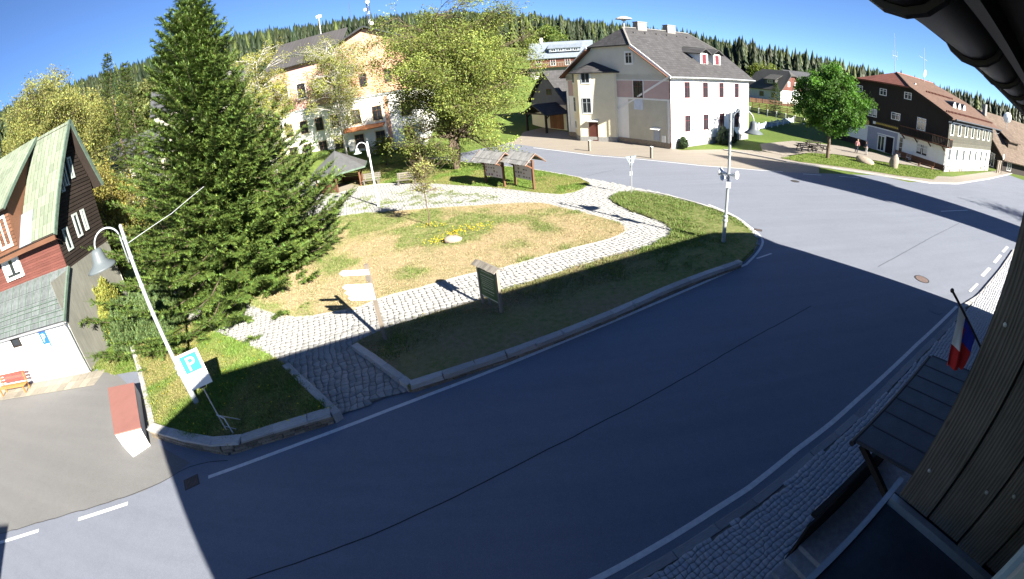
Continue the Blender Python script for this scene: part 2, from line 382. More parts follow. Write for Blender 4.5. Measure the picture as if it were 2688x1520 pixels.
# manholes and grates
def manhole(px, rad, mat, label):
    x, y = G(*px); t = thing('manhole_cover', label, 'manhole', (x, y, .002), .4)
    m = MB(); m.lathe([(rad, 0), (rad, .012), (rad * .86, .012), (rad * .86, .006), (0, .006)], 24); m.build('ring', IRON if mat is RUST else mat, t)
    m = MB(); m.lathe([(rad * .84, .006), (rad * .84, .011), (.001, .011)], 24); 
    for k in range(-4, 5):
        w = math.sqrt(max(0, .78 ** 2 - (k * .17) ** 2)) * rad; m.box(-w, w, k * .17 * rad - .012, k * .17 * rad + .012, .011, .014)
    m.build('lid', mat, t)
manhole((2420, 733), .42, RUST, 'rust coloured manhole cover in the sunlit road')
manhole((2453, 812), .42, ASPH, 'dark manhole cover in the shade beside the flag')
manhole((2087, 476), .38, IRON, 'small dark manhole cover in the far sunlit junction')
def grate(px, az, sx, sy, label, nb=9):
    x, y = G(*px); t = thing('drain_grate', label, 'drain', (x, y, .002), az)
    m = MB(); w = .04; m.box(-sx, sx, -sy, -sy + w, 0, .012).box(-sx, sx, sy - w, sy, 0, .012).box(-sx, -sx + w, -sy + w, sy - w, 0, .012).box(sx - w, sx, -sy + w, sy - w, 0, .012); m.build('frame', IRON, t)
    m = MB(); m.box(-sx + w, sx - w, -sy + w, sy - w, 0, .003); m.build('pit', TAR, t)
    for k in range(nb):
        xx = -sx + w + (k + .5) * (2 * sx - 2 * w) / nb; m = MB(); m.box(xx - .014, xx + .014, -sy + w, sy - w, .004, .013); m.build('bar', RUST, t)
grate((503, 1266), R(38), .25, .22, 'iron drain grate by the end of the white edge line')
grate((1990, 604), R(-40), .22, .16, 'drain grate at the kerb tip of the park', 7)

# ------------------------------------------------------------------ park
OUT_ROAD = [(1072, 1013), (1200, 966), (1300, 934), (1365, 912), (1497, 862), (1613, 816), (1728, 764), (1827, 724), (1900, 700), (1943, 684), (1980, 650), (1988, 626), (1970, 600), (1931, 568), (1856, 539), (1751, 511), (1714, 503), (1665, 497)]
OUT_IN = [(1626, 507), (1598, 521), (1614, 533), (1656, 554), (1700, 568), (1745, 586), (1765, 603), (1755, 622), (1700, 648), (1604, 673), (1499, 704), (1408, 734), (1324, 760), (1254, 788), (1150, 819), (1045, 851), (1010, 863), (954, 888), (925, 903)]
ZO = .25
outer = smoothpoly(GL(OUT_ROAD, ZO), 0) + GL(OUT_IN, .1)
zl = [ZO] * len(OUT_ROAD) + [.11] * len(OUT_IN)
for i in range(12, len(OUT_ROAD)): zl[i] = .13
m = MB(); m.prism(outer, -.02, zl); lawn_outer = struct(m.build('roadside_lawn', LAWN_MIX))
INNER = [(800, 833), (887, 816), (940, 809), (996, 781), (1080, 760), (1150, 742), (1233, 717), (1317, 705), (1394, 680), (1499, 652), (1604, 627), (1639, 610), (1646, 596), (1614, 578), (1516, 554), (1457, 540), (1422, 530), (1289, 536), (1149, 545), (1010, 555), (905, 564), (800, 590), (700, 650), (640, 720), (605, 755), (615, 775), (660, 803), (730, 828)]
inner = smoothpoly(GL(INNER, .1), 1)
m = MB(); m.prism(inner, 0, .10); lawn_inner = struct(m.build('dry_lawn', LAWN_DRY))
TOP = [(945, 489), (1000, 481), (1100, 479), (1200, 486), (1290, 491), (1405, 505), (1470, 510), (1520, 499), (1548, 482), (1520, 466), (1405, 446), (1300, 434), (1200, 424), (1100, 416), (1000, 411), (900, 408), (800, 412), (740, 440), (800, 470), (860, 475)]
top = GL(TOP, .1); m = MB(); m.prism(top, 0, .10); lawn_top = struct(m.build('shaded_lawn', LAWN_GRN))
ZLL = .30
LEFT = [(745, 956), (700, 927), (630, 897), (560, 870), (490, 838), (450, 830), (340, 890), (365, 960), (385, 1040), (404, 1128), (500, 1154), (596, 1164), (674, 1138), (767, 1112), (868, 1080)]
left = GL(LEFT, ZLL); m = MB(); m.prism(left, -.02, ZLL); lawn_left = struct(m.build('corner_lawn', LAWN_GRN))
FOOT = GL([(885, 1088), (1072, 1020), (1365, 918), (1900, 706), (1985, 655), (1991, 625), (1970, 598), (1751, 510), (1657, 491), (1560, 471), (1520, 466), (1405, 446), (1200, 423), (900, 405), (740, 440), (560, 560), (470, 740), (465, 830), (560, 868), (745, 950)], .05)
path = sheet('cobbled_path', FOOT, .05, SAND)
HOLES = [inner, top, left]
OUTP = [(x, y) for x, y in outer]

def mk_setts(parent, area, holes, size, zt, mat, name, nmax=300, seed=1, rot=0., jit=.3):
    'irregular setts on a jittered lattice: the nearest ones as objects, the rest in one mesh'
    g = np.random.RandomState(seed); X = [p[0] for p in area]; Y = [p[1] for p in area]; cx, cy = (min(X) + max(X)) / 2, (min(Y) + max(Y)) / 2
    rad = math.hypot(max(X) - min(X), max(Y) - min(Y)) / 2; n = int(2 * rad / size) + 2; c_, s_ = math.cos(rot), math.sin(rot)
    ii, jj = np.meshgrid(np.arange(n + 1), np.arange(n + 1), indexing='ij')
    u = (ii - n / 2) * size + (vnoise(ii * .13 + seed, jj * .13) - .5) * size * .9 + (jj % 2) * size * .0 + g.uniform(-1, 1, ii.shape) * size * jit; v = (jj - n / 2) * size + (vnoise(ii * .13 + 40, jj * .13 + seed) - .5) * size * .9 + g.uniform(-1, 1, ii.shape) * size * jit
    PX = cx + u * c_ - v * s_; PY = cy + u * s_ + v * c_
    quad = np.stack([np.stack([PX[a:n + a, b:n + b], PY[a:n + a, b:n + b]], -1) for a, b in ((0, 0), (1, 0), (1, 1), (0, 1))], 2).reshape(-1, 4, 2); ctr = quad.mean(1)
    k = inpoly(ctr[:, 0], ctr[:, 1], area)
    for h in holes: k &= ~inpoly(ctr[:, 0], ctr[:, 1], h)
    quad, ctr = quad[k], ctr[k]; o = np.argsort(np.hypot(ctr[:, 0], ctr[:, 1])); quad, ctr = quad[o], ctr[o]; m = len(quad)
    rel = quad - ctr[:, None]; rel *= (1 - size * .062 / np.maximum(.05, np.linalg.norm(rel, axis=2)))[..., None]
    h0 = zt + g.uniform(-.010, .006, m); V = np.zeros((m, 13, 3))
    for q in range(4):
        V[:, q, :2] = rel[:, q]; V[:, q, 2] = zt - .045
        V[:, 4 + q, :2] = rel[:, q] * .97; V[:, 4 + q, 2] = h0 - .010
        V[:, 8 + q, :2] = rel[:, q] * .80; V[:, 8 + q, 2] = h0 + g.uniform(-.003, .003, m)
    V[:, 12, 2] = h0 + .004
    F = np.array([f for q in range(4) for f in ((q, (q + 1) % 4, 4 + (q + 1) % 4), (q, 4 + (q + 1) % 4, 4 + q), (4 + q, 4 + (q + 1) % 4, 8 + (q + 1) % 4), (4 + q, 8 + (q + 1) % 4, 8 + q), (8 + q, 8 + (q + 1) % 4, 12))])
    for i in range(min(nmax, m)):
        ob = link(name, npmesh(name, V[i], F, mat), parent); ob.location = (ctr[i, 0], ctr[i, 1], 0)
    W = V[nmax:].copy(); W[:, :, 0] += ctr[nmax:, None, 0]; W[:, :, 1] += ctr[nmax:, None, 1]
    if len(W): FF = (F[None] + (np.arange(len(W)) * 13)[:, None, None]).reshape(-1, 3); tn = np.repeat(np.clip(np.exp(g.normal(0, .13, len(W))), .7, 1.35)[:, None] * np.ones((1, 3)), len(F), 0); stuff(link('small_setts', npmesh('small_setts', W.reshape(-1, 3), FF, mat, tn), parent))
mk_setts(path, FOOT, HOLES + [OUTP], .225, .085, STONE, 'sett', 300, 1, R(20), .24)
# kerbs round the lawns
kl = GL([(929, 901), (1000, 951), (1075, 1006)], .27)
stones_along('kerb_stone', KERB, lawn_outer, kl, -.02, .28, .24, .98, 0)
kr = chaikin(GL([(1075, 1006)] + OUT_ROAD[1:10], .28), 1)
stones_along('kerb_stone', KERB, lawn_outer, kr, .14, .30, .26, 1.0, -.02)
for zz, st, dx in ((-.02, .42, 0), (.065, .36, .15)): stones_along('rubble_stone', RUBBLE, lawn_outer, kr, zz, zz + .08, .2, st, -.02 + rnd.uniform(-.01, .01), 6, .02)
stones_along('kerb_stone', KERB, lawn_outer, chaikin(GL(OUT_ROAD[9:], .14), 2), -.02, .15, .16, .8, .0)
stones_along('kerb_stone', KERB, lawn_inner, inner + [inner[0]], 0, .105, .09, .7, 0)
stones_along('kerb_stone', KERB, lawn_left, GL([(748, 956), (812, 1016), (884, 1084)], ZLL), -.02, ZLL + .03, .26, 1.0, 0)
ww = chaikin(GL([(396, 1122), (500, 1152), (596, 1167), (674, 1140), (767, 1113), (868, 1082)], ZLL), 0)
stones_along('cap_stone', KERB, lawn_left, ww, ZLL - .02, ZLL + .07, .34, 1.05, .0, 4)
for k in range(3): stones_along('rubble_stone', RUBBLE, lawn_left, ww, -.03 + k * .105, .07 + k * .105, .24, .34 + .05 * k, -.02 + rnd.uniform(-.01, .01), 6, .015)
stones_along('kerb_stone', KERB, lawn_left, GL([(345, 905), (365, 965), (385, 1045), (402, 1122)], ZLL), -.02, ZLL + .03, .22, .8, 0)
stones_along('kerb_stone', KERB, lawn_top, GL([(1550, 480), (1520, 465), (1405, 445), (1300, 433), (1200, 423), (1100, 415), (1000, 410)], .1), -.02, .12, .15, 1.0, 0)
stones_along('kerb_stone', KERB, lawn_top, GL([(945, 490), (1000, 482), (1100, 480), (1200, 487), (1290, 492), (1405, 506), (1470, 511)], .1), 0, .11, .1, 1.0, 0)

# ------------------------------------------------------------------ pavement by the timber house
BE = (math.sin(R(70.5)), math.cos(R(70.5)))
pv = [(p[0] + .18, p[1] - .50) for p in BW]; KERB2 = M_plain('dark_kerb', (.21, .215, .225), .85, .2, 7, bump=.35, rnd_obj=.12)
pav = sheet('pavement', pv + GL([(2560, 790), (2662, 668)]) + [(40, 14.5), (40, 2), (-6, -4)], .09, SAND)
stones_along('kerb_stone', KERB2, pav, [(p[0] + .14, p[1] - .38) for p in BW], -.02, .11, .22, 1.1, 0, 2)
kx = GL([(2512, 804), (2560, 775), (2620, 705), (2655, 655)]); stones_along('kerb_stone', KERB, pav, [(p[0] + .08, p[1] - .25) for p in kx], -.02, .11, .22, 1.1, 0, 2)
mk_setts(pav, pv + GL([(2662, 668)]) + [(34, 10), (22, 3.5), (6, -.5), (-3, -2)], [], .125, .125, SETT2, 'sett', 300, 5, R(21), .2)
# forecourt kerb and the pavement before the dark inn
fp = GL([(1900, 394), (2077, 428), (2216, 447), (2358, 469), (2440, 481), (2512, 483), (2595, 470), (2688, 449)])
fq = GL([(2700, 436), (2600, 452), (2500, 466), (2420, 463), (2330, 450), (2216, 431), (2080, 414), (1990, 398)])
inn_pav = sheet('inn_pavement', fp + fq, .10, PALE)
stones_along('kerb_stone', KERB, inn_pav, fp, -.02, .12, .2, 1.2, 0, 2)
# ------------------------------------------------------------------ vegetation
BARK = M_plain('brown_bark', (.10, .075, .055), .95, .4, 9, bump=.8); BIRCH = M_plain('birch_bark', (.42, .40, .37), .85, .45, 7, bump=.4); TWIG = M_plain('twig', (.12, .09, .06), .9, .3, 5)
NEEDLE = M_leaf('needles', (1, 1, 1), trans=.12, rough=.55); LEAF = M_leaf('leaves', (1, 1, 1), trans=.35)
def unitv(a): return a / (np.linalg.norm(a, axis=-1, keepdims=True) + 1e-9)
def leaf_mesh(name, C, size, tint, g, mat, flat=0., aspect=.55, droop=None):
    'n rhombic leaves at centres C; flat biases them towards horizontal'
    n = len(C); a = unitv(g.normal(size=(n, 3))); b = g.normal(size=(n, 3))
    if droop is not None: a = unitv(a * .6 + np.array([0, 0, -1.]) * droop)
    nrm = unitv(np.cross(a, b) + np.array([0, 0, 1.]) * flat); b = unitv(np.cross(nrm, a)); a = unitv(np.cross(b, nrm))
    s = (size * g.uniform(.6, 1.35, n))[:, None]
    V = np.stack([C - a * s, C + b * s * aspect, C + a * s, C - b * s * aspect], 1).reshape(-1, 3)
    F = np.arange(4 * n).reshape(n, 4); return npmesh(name, V, F, mat, tint)
def twig_mesh(name, segs, mat, n=3):
    'segs: (k, 8) x0 y0 z0 x1 y1 z1 r0 r1'
    S = np.asarray(segs, float); p0, p1 = S[:, :3], S[:, 3:6]; d = unitv(p1 - p0); u = np.where(np.abs(d[:, 2:3]) > .9, [[1., 0, 0]], [[0, 0, 1.]]); x = unitv(np.cross(d, u)); y = np.cross(d, x); V = []
    for k in range(n): a = 2 * math.pi * k / n; o = x * math.cos(a) + y * math.sin(a); V.append(p0 + o * S[:, 6:7]); V.append(p1 + o * S[:, 7:8])
    V = np.stack(V, 1).reshape(-1, 3); m = len(S); b = (np.arange(m) * 2 * n)[:, None]; F = []
    for k in range(n): k2 = (k + 1) % n; F.append(np.hstack([b + 2 * k, b + 2 * k2, b + 2 * k2 + 1, b + 2 * k + 1]))
    return npmesh(name, V, np.vstack(F), mat, smooth=True)
def curve_segs(a, b, r0, r1, n, g, wob=.06, sag=0.):
    a, b = np.array(a, float), np.array(b, float); L = np.linalg.norm(b - a); P = []
    for i in range(n + 1):
        t = i / n; p = a + (b - a) * t; p[2] += sag * L * math.sin(math.pi * t)
        if 0 < i < n: p = p + g.normal(size=3) * wob * L
        P.append(p)
    return [(*P[i], *P[i + 1], r0 + (r1 - r0) * i / n, r0 + (r1 - r0) * (i + 1) / n) for i in range(n)], P
def tints(n, g, base, var, hue=.09):
    k = np.exp(g.normal(0, var, n))[:, None]; h = g.normal(0, hue, n)[:, None]; return np.clip(np.array(base)[None] * k * np.hstack([1 + h, np.ones((n, 1)), 1 - h * .5]), .002, .9)
def broadleaf(name, label, loc, H, cz, rad, limbs, subs, nleaf, lsize, tint, seed, trunk_r=.25, bark=BARK, group=None, spread=.5, lean=(0, 0), shell=.55, forks=1, droop=None, flat=.15, low=0., twigs=2):
    g = np.random.RandomState(seed); t = thing(name, label, 'tree', loc, 0, group)
    S = []; leaves = []; lts = []
    tops = []
    for f in range(forks):
        tx = np.array([lean[0] + (g.uniform(-.18, .18) * rad[0] if forks > 1 else 0), lean[1] + (g.uniform(-.15, .15) * rad[1] if forks > 1 else 0), cz + rad[2] * .55])
        base = np.array([g.uniform(-.25, .25), g.uniform(-.25, .25), 0]) * (forks > 1); s, P = curve_segs(base - [0, 0, .1], tx, trunk_r / math.sqrt(forks) * 1.15, trunk_r * .22, 9, g, .012); S += s; tops.append(P)
    for i in range(limbs):
        # a limb end inside the crown, biased to its outside
        q = unitv(g.normal(size=3)); q[2] = q[2] * 1.0 - low * abs(q[2]) * g.rand(); k = shell + (1 - shell) * g.rand() ** .6
        lump = .68 + .5 * g.rand(); e = np.array([lean[0], lean[1], cz]) + q * np.array(rad) * k * lump * .86
        e[2] = max(e[2], .8); P = tops[g.randint(len(tops))]; zz = min(max(e[2] - (.25 + .45 * g.rand()) * np.hypot(e[0], e[1]), cz - rad[2] * 1.05, .16 * H), P[-1][2]); j = int(np.argmin([abs(p[2] - zz) for p in P])); a = P[j]
        r0 = max(.03, trunk_r * .38 * (1 - j / 12)); s, PB = curve_segs(a, e, r0, .018, 5, g, .04, .08); S += s
        lt = math.exp(g.normal(0, .2)); full = g.uniform(.45, 1.35)
        for k2 in range(subs):
            b0 = PB[g.randint(2, len(PB))]; c = e + g.normal(size=3) * spread * np.array([1, 1, .75]); c[2] = max(c[2], .5)
            s, _ = curve_segs(b0, c, .016, .006, 2, g, .05); S += s
            for _t in range(twigs): c2 = c + g.normal(size=3) * .34; S.append((*c, *c2, .006, .003))
            n = max(3, int(nleaf * full * g.uniform(.4, 1.6))); leaves.append(c + g.normal(size=(n, 3)) * spread * .5); lts += [lt * math.exp(g.normal(0, .14))] * n
    link('trunk', twig_mesh('trunk', S, bark, 5), t)
    C = np.vstack(leaves); C[:, 2] = np.maximum(C[:, 2], .25); n = len(C)
    link('crown', leaf_mesh('crown', C, lsize, tints(n, g, tint, .22) * np.array(lts)[:, None], g, LEAF, flat, .55, droop), t); return t

def needle_fronds(base, tip, g, w=.13, step=.06, tint=(.04, .085, .02)):
    'triangles along twigs base->tip (k,3): flat feathers of needle bunches'
    V = []; C = []
    d = tip - base; L = np.linalg.norm(d, axis=1); d = d / L[:, None]
    side = unitv(np.cross(d, np.array([0, 0, 1.]))); up = np.cross(side, d)
    nmax = int(np.max(L) / step) + 1
    for i in range(nmax):
        t = i * step; k = t < L
        if not k.any(): break
        b = base[k] + d[k] * t; m = k.sum(); fr = (t / L[k])[:, None]
        for sg in (-1, 1, 0):
            ln = (w * (1 - .45 * fr) * g.uniform(.7, 1.3, (m, 1))); dr = unitv(d[k] * .75 + side[k] * sg * (.85) + up[k] * (g.uniform(-.35, .25, (m, 1)) + (.75 if sg == 0 else 0)) + g.normal(size=(m, 3)) * .12)
            bw = unitv(np.cross(dr, up[k] + side[k] * .3)) * .028
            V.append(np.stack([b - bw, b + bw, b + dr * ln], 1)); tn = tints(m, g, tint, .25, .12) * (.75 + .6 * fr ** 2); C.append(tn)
    V = np.concatenate(V).reshape(-1, 3); return V, np.arange(len(V)).reshape(-1, 3), np.concatenate(C)
def spruce(name, label, loc, H, prof, seed, whorl=.42, per=8, tint=(.036, .078, .02), w=.14, step=.065, trunk_r=.26, group=None, dens=1., z0=.7):
    g = np.random.RandomState(seed); t = thing(name, label, 'tree', loc, 0, group); S = []; B = []; T = []
    S += curve_segs((0, 0, -.1), (0, 0, H * .97), trunk_r, .02, 12, g, .002)[0]
    z = z0; hs, rs = zip(*prof)
    while z < H - .15:
        R0 = float(np.interp(z / H, hs, rs)); ph = g.uniform(0, 6.28); n = max(5, int(per * min(1, .5 + R0 / 4)))
        for k in range(n):
            a = ph + 2 * math.pi * (k + g.uniform(-.3, .3)) / n; L = R0 * g.uniform(.74, 1.12) * (.86 + .2 * math.sin(a * 2 + z * .6 + seed)) * (1 + .13 * math.cos(a + 2.53)); f = z / H
            rise = (-.27 + .62 * f ** 1.8) * L; zz = z + g.uniform(-.09, .09); dv = np.array([math.cos(a), math.sin(a), 0]); P = []
            for i in range(7): u = i / 6; P.append(np.array([0, 0, zz]) + dv * L * u + np.array([0, 0, rise * u - .16 * L * math.sin(u * math.pi) + .14 * L * u ** 3]))
            for i in range(6): S.append((*P[i], *P[i + 1], .012 + .035 * (1 - i / 6) * (R0 / 6), .012 + .035 * (1 - (i + 1) / 6) * (R0 / 6)))
            m = max(4, int(L / .2 * dens)); sd = np.array([-dv[1], dv[0], 0])
            for j in range(m):
                u = .16 + .84 * (j + g.rand()) / m; i = min(5, int(u * 6)); p = P[i] + (P[i + 1] - P[i]) * (u * 6 - i); ax = unitv(P[i + 1] - P[i]); sg = 1 if j % 2 else -1
                tl = (.28 + .42 * (1 - u) * min(1.6, L / 3) + .12) * g.uniform(.7, 1.25); dr = unitv(ax * .7 + sd * sg * (.8 + .3 * g.rand()) + np.array([0, 0, g.uniform(-.42, .12)])); B.append(p); T.append(p + dr * tl)
                if g.rand() < .55: q = p + dr * tl * .5; B.append(q); T.append(q + unitv(dr + sd * sg * g.uniform(-.9, .9) + np.array([0, 0, g.uniform(-.5, .2)])) * tl * .6)
            B.append(P[5]); T.append(P[6] + (P[6] - P[5]) * .35); B.append(P[3]); T.append(P[5])
        z += whorl * (.75 + .5 * g.rand()) * (1 if z < H * .75 else .7)
    B.append(np.array([0, 0, H * .9])); T.append(np.array([0, 0, H]))
    link('trunk', twig_mesh('trunk', S, BARK, 5), t)
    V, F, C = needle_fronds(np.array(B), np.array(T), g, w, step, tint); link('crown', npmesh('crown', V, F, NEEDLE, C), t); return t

sx, sy = G(660, 738)
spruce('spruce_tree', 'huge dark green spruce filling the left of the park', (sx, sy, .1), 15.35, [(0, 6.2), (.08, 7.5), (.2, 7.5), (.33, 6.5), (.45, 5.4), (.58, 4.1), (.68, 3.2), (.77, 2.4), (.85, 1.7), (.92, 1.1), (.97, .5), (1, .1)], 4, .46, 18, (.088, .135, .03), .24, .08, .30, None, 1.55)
x, y, z = hit(985, 372)
def at(px, D, z=None):
    v = ray(*px); h = math.hypot(v[0], v[1]); x, y = v[0] / h * D, v[1] / h * D; return (x, y, hgt(x, y) if z is None else z)
bx, by = G(1198, 447)
broadleaf('park_tree', 'big spreading pale green tree with a mossy trunk behind the info kiosk', (bx, by, .08), 17.3, 9.2, (8.1, 7.2, 8.2), 230, 13, 36, .085, (.16, .195, .045), 11, .36, BARK, None, .62, (.6, 0), .4, 3, None, .1, .25)
L1 = at((895, 300), 54); broadleaf('birch_tree', 'slender white stemmed birch before the salmon gable building', L1, 17.2, 10.6, (4.9, 4.4, 7.2), 110, 9, 26, .085, (.185, .2, .05), 12, .17, BIRCH, None, .5, (0, 0), .35, 3, .5, .1, .25)
L1 = at((690, 300), 52); broadleaf('birch_tree', 'yellow green birch rising just right of the big spruce', L1, 16.6, 10.2, (4.2, 4.2, 7.4), 115, 10, 30, .09, (.20, .2, .045), 13, .17, BIRCH, None, .5, (0, 0), .35, 2, .5, .1, .25)
L1 = at((125, 300), 58); broadleaf('willow_tree', 'broad olive yellow tree with bare grey top twigs above the chalet', L1, 22, 13.0, (8.2, 8, 9.2), 190, 11, 38, .11, (.17, .178, .05), 14, .34, BARK, None, .75, (0, 0), .4, 3, .7, .1, .2, 4)
L1 = at((262, 520), 36); broadleaf('willow_tree', 'rusty yellow bushy tree between the chalet gable and the spruce', L1, 11.5, 5.6, (3.4, 3.4, 5.4), 90, 10, 30, .09, (.18, .165, .04), 15, .16, BARK, None, .5, (0, 0), .35, 2, .6, .1, .2)
for px, D, tpx, lab, sd in [((305, 300), 50, (303, 132), 'olive spruce with a thin top left of the big spruce', 21), ((350, 300), 47, (350, 152), 'lighter green spruce touching the big spruce on its left', 22)]:
    L1 = at(px, D); Ht = ZT(*tpx, L1[0], L1[1]) - L1[2]
    spruce('spruce_tree', lab, L1, Ht, [(0, 3.6), (.15, 3.7), (.4, 2.8), (.7, 1.5), (.9, .7), (1, .05)], sd, .6, 7, (.075, .11, .022), .26, .13, .2)
mx, my = G(2172, 418)
broadleaf('maple_tree', 'round bright green maple on the grass before the dark inn', (mx, my, .1), 9.4, 5.9, (4.2, 4.2, 4.0), 150, 11, 42, .13, (.07, .155, .026), 16, .2, BARK, None, .42, (0, 0), .5, 1, None, .5, -.1, 1)
px_, py_ = G(1128, 594, .1)
broadleaf('young_tree', 'thin young tree with sparse pale leaves in the dry lawn', (px_, py_, .1), 4.35, 2.9, (.85, .85, 1.45), 40, 5, 9, .05, (.27, .29, .09), 17, .045, TWIG, None, .14, (0, 0), .3, 1, None, .1, 0, 2)
for px, D, H, r, tn, lab, sd in [((1000, 300), 60, 7, 1.9, (.10, .14, .03), 'small dark leafed tree before the salmon gable wall', 31), ((1095, 415), 46, 3.2, 1.3, (.16, .2, .03), 'low pale shrub in the shade beside the back road', 32), ((1010, 398), 50, 3.6, 1.9, (.12, .16, .03), 'pale hazy shrub behind the middle street lamp', 33)]:
    L1 = at(px, D); broadleaf('shrub', lab, L1, H, H * .58, (r, r, H * .4), 26, 6, 16, .09, tn, sd, .09, BARK, None, .32, (0, 0), .3, 2, None, .1)
# hedge plants
def mound(name, label, cat, loc, ell, n, tint, seed, up=.8, ln=.22, w=.11, group=None, off=None):
    g = np.random.RandomState(seed); t = thing(name, label, cat, loc, 0, group); q = unitv(g.normal(size=(n, 3))); q[:, 2] = np.abs(q[:, 2]) * 1.0
    lump = .82 + .3 * vnoise(q[:, 0] * 3 + 20 + seed, q[:, 1] * 3 + q[:, 2] * 2 + 20)
    B = q * np.array(ell) * (lump * g.uniform(.72, 1.0, n))[:, None]; B[:, 2] += .05; T = B + unitv(q * (1 - up) + np.array([0, 0, up]) + g.normal(size=(n, 3)) * .22) * (ln * g.uniform(.6, 1.3, n))[:, None]
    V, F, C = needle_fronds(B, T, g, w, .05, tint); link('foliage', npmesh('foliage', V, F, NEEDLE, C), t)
    S = [(0, 0, -.05, *(b * .9), .03, .008) for b in B[:60]]; link('stem', twig_mesh('stem', S, BARK, 4), t); return t
for i, (px, e, lab) in enumerate([((298, 886), (1.4, 1.3, 2.3), 'dark mugo pine bush nearest the chalet corner'), ((365, 893), (1.4, 1.3, 2.2), 'middle mugo pine bush left of the left lamp post'), ((432, 872), (1.4, 1.3, 2.0), 'mugo pine bush behind the left lamp post by the path')]):
    x, y = G(*px); mound('pine_bush', lab, 'bush', (x, y, .05), e, 3800, (.075, .115, .04), 40 + i, .75, .26, .12, 'mugo pine bushes by the corner lawn')
for i, (px, D, e, tn, lab) in enumerate([((244, 830), 25.4, (.9, .9, 4.0), (.20, .19, .045), 'tall yellow green thuja against the dark chalet gable'), ((290, 820), 25.2, (1.0, 1.0, 3.2), (.19, .2, .045), 'shorter yellow thuja behind the left lamp shade')]):
    L1 = at(px, D, 0); mound('thuja', lab, 'bush', L1, e, 4200, tn, 50 + i, .6, .28, .13, 'thujas beside the chalet')
# ------------------------------------------------------------------ grass
def tufts(name, poly, z, dens, h, tintf, seed, holes=()):
    g = np.random.RandomState(seed); X = [p[0] for p in poly]; Y = [p[1] for p in poly]; n = int((max(X) - min(X)) * (max(Y) - min(Y)) * dens)
    x = g.uniform(min(X), max(X), n); y = g.uniform(min(Y), max(Y), n); k = inpoly(x, y, poly); x, y = x[k], y[k]; tn, keep, hs = tintf(x, y, g); x, y, tn, hs = x[keep], y[keep], tn[keep], hs[keep]; n = len(x); x = x + g.normal(0, .06, n); y = y + g.normal(0, .06, n); cl = fbm(x * 2.3 + 50, y * 2.3); hs = hs * np.clip(.45 + 1.9 * (cl - .3), .4, 1.9)
    zz = z(x, y) if callable(z) else np.full(n, z); VV = []; CC = []
    for b in range(3):
        a = g.uniform(0, 6.28, n); L = h * hs * g.uniform(.6, 1.3, n); le = g.uniform(.1, .9, n); dx, dy = np.cos(a), np.sin(a); wd = .012 + .01 * g.rand(n); ox, oy = g.normal(0, .03, n), g.normal(0, .03, n)
        p0 = np.stack([x + ox - dy * wd, y + oy + dx * wd, zz], 1); p1 = np.stack([x + ox + dy * wd, y + oy - dx * wd, zz], 1); p2 = np.stack([x + ox + dx * L * le, y + oy + dy * L * le, zz + L * (1 - le * .5)], 1); VV.append(np.stack([p0, p1, p2], 1)); CC.append(tn * np.exp(g.normal(0, .2, n))[:, None])
    V = np.concatenate(VV).reshape(-1, 3); return stuff(link(name, npmesh(name, V, np.arange(len(V)).reshape(-1, 3), LEAFG, np.clip(np.concatenate(CC), 0, .9))))
cgx, cgy = G(1165, 612, .1)
def t_inner(x, y, g):
    f = fbm(x * .45 + 3, y * .45); bed = np.exp(-(((x - cgx) * .92 + (y - cgy) * .3) / 2.5) ** 2 - (((y - cgy) * .95 - (x - cgx) * .25) / 1.7) ** 2); edge = np.clip((x - 2) / 9, 0, 1) * .16 + np.clip((-3 - x) / 7, 0, 1) * .12
    k = np.clip((f + edge - .50) * 4.6 + bed * 3.2, 0, 1)[:, None] * g.uniform(.35, 1, len(x))[:, None]; col = np.array([DRY]) * 1.12 * (1 - k) + np.array([[.11, .18, .035]]) * k; keep = g.rand(len(x)) < (.45 + .55 * k[:, 0]); return col, keep, .55 + .75 * k[:, 0]
tufts('dry_grass', inner, .1, 520, .08, t_inner, 61)
def t_outer(x, y, g):
    f = fbm(x * .5 + 13, y * .5 + 7); gr = np.clip((x - 5) / 3.5, 0, 1) * .95; k = np.clip((f + gr - .5) * 2.4, 0, 1)[:, None] * g.uniform(.4, 1, len(x))[:, None]; col = np.array([[.24, .19, .11]]) * (1 - k) + np.array([[.095, .17, .03]]) * k; return col, g.rand(len(x)) < .45 + .55 * k[:, 0], .6 + .9 * k[:, 0]
def z_outer(x, y): return np.full(len(x), .16)
tufts('roadside_grass', outer, z_outer, 330, .085, t_outer, 62)
def t_green(x, y, g):
    f = fbm(x * .6 + 1, y * .6 + 5); k = np.clip((f - .36) * 5, 0, 1)[:, None]; col = np.array([[.22, .2, .08]]) * (1 - k) + np.array([[.115, .185, .035]]) * k; return col, g.rand(len(x)) < .9, .7 + .6 * k[:, 0]
tufts('corner_grass', left, ZLL, 520, .1, t_green, 63); tufts('shaded_grass', top, .1, 150, .1, t_green, 64)
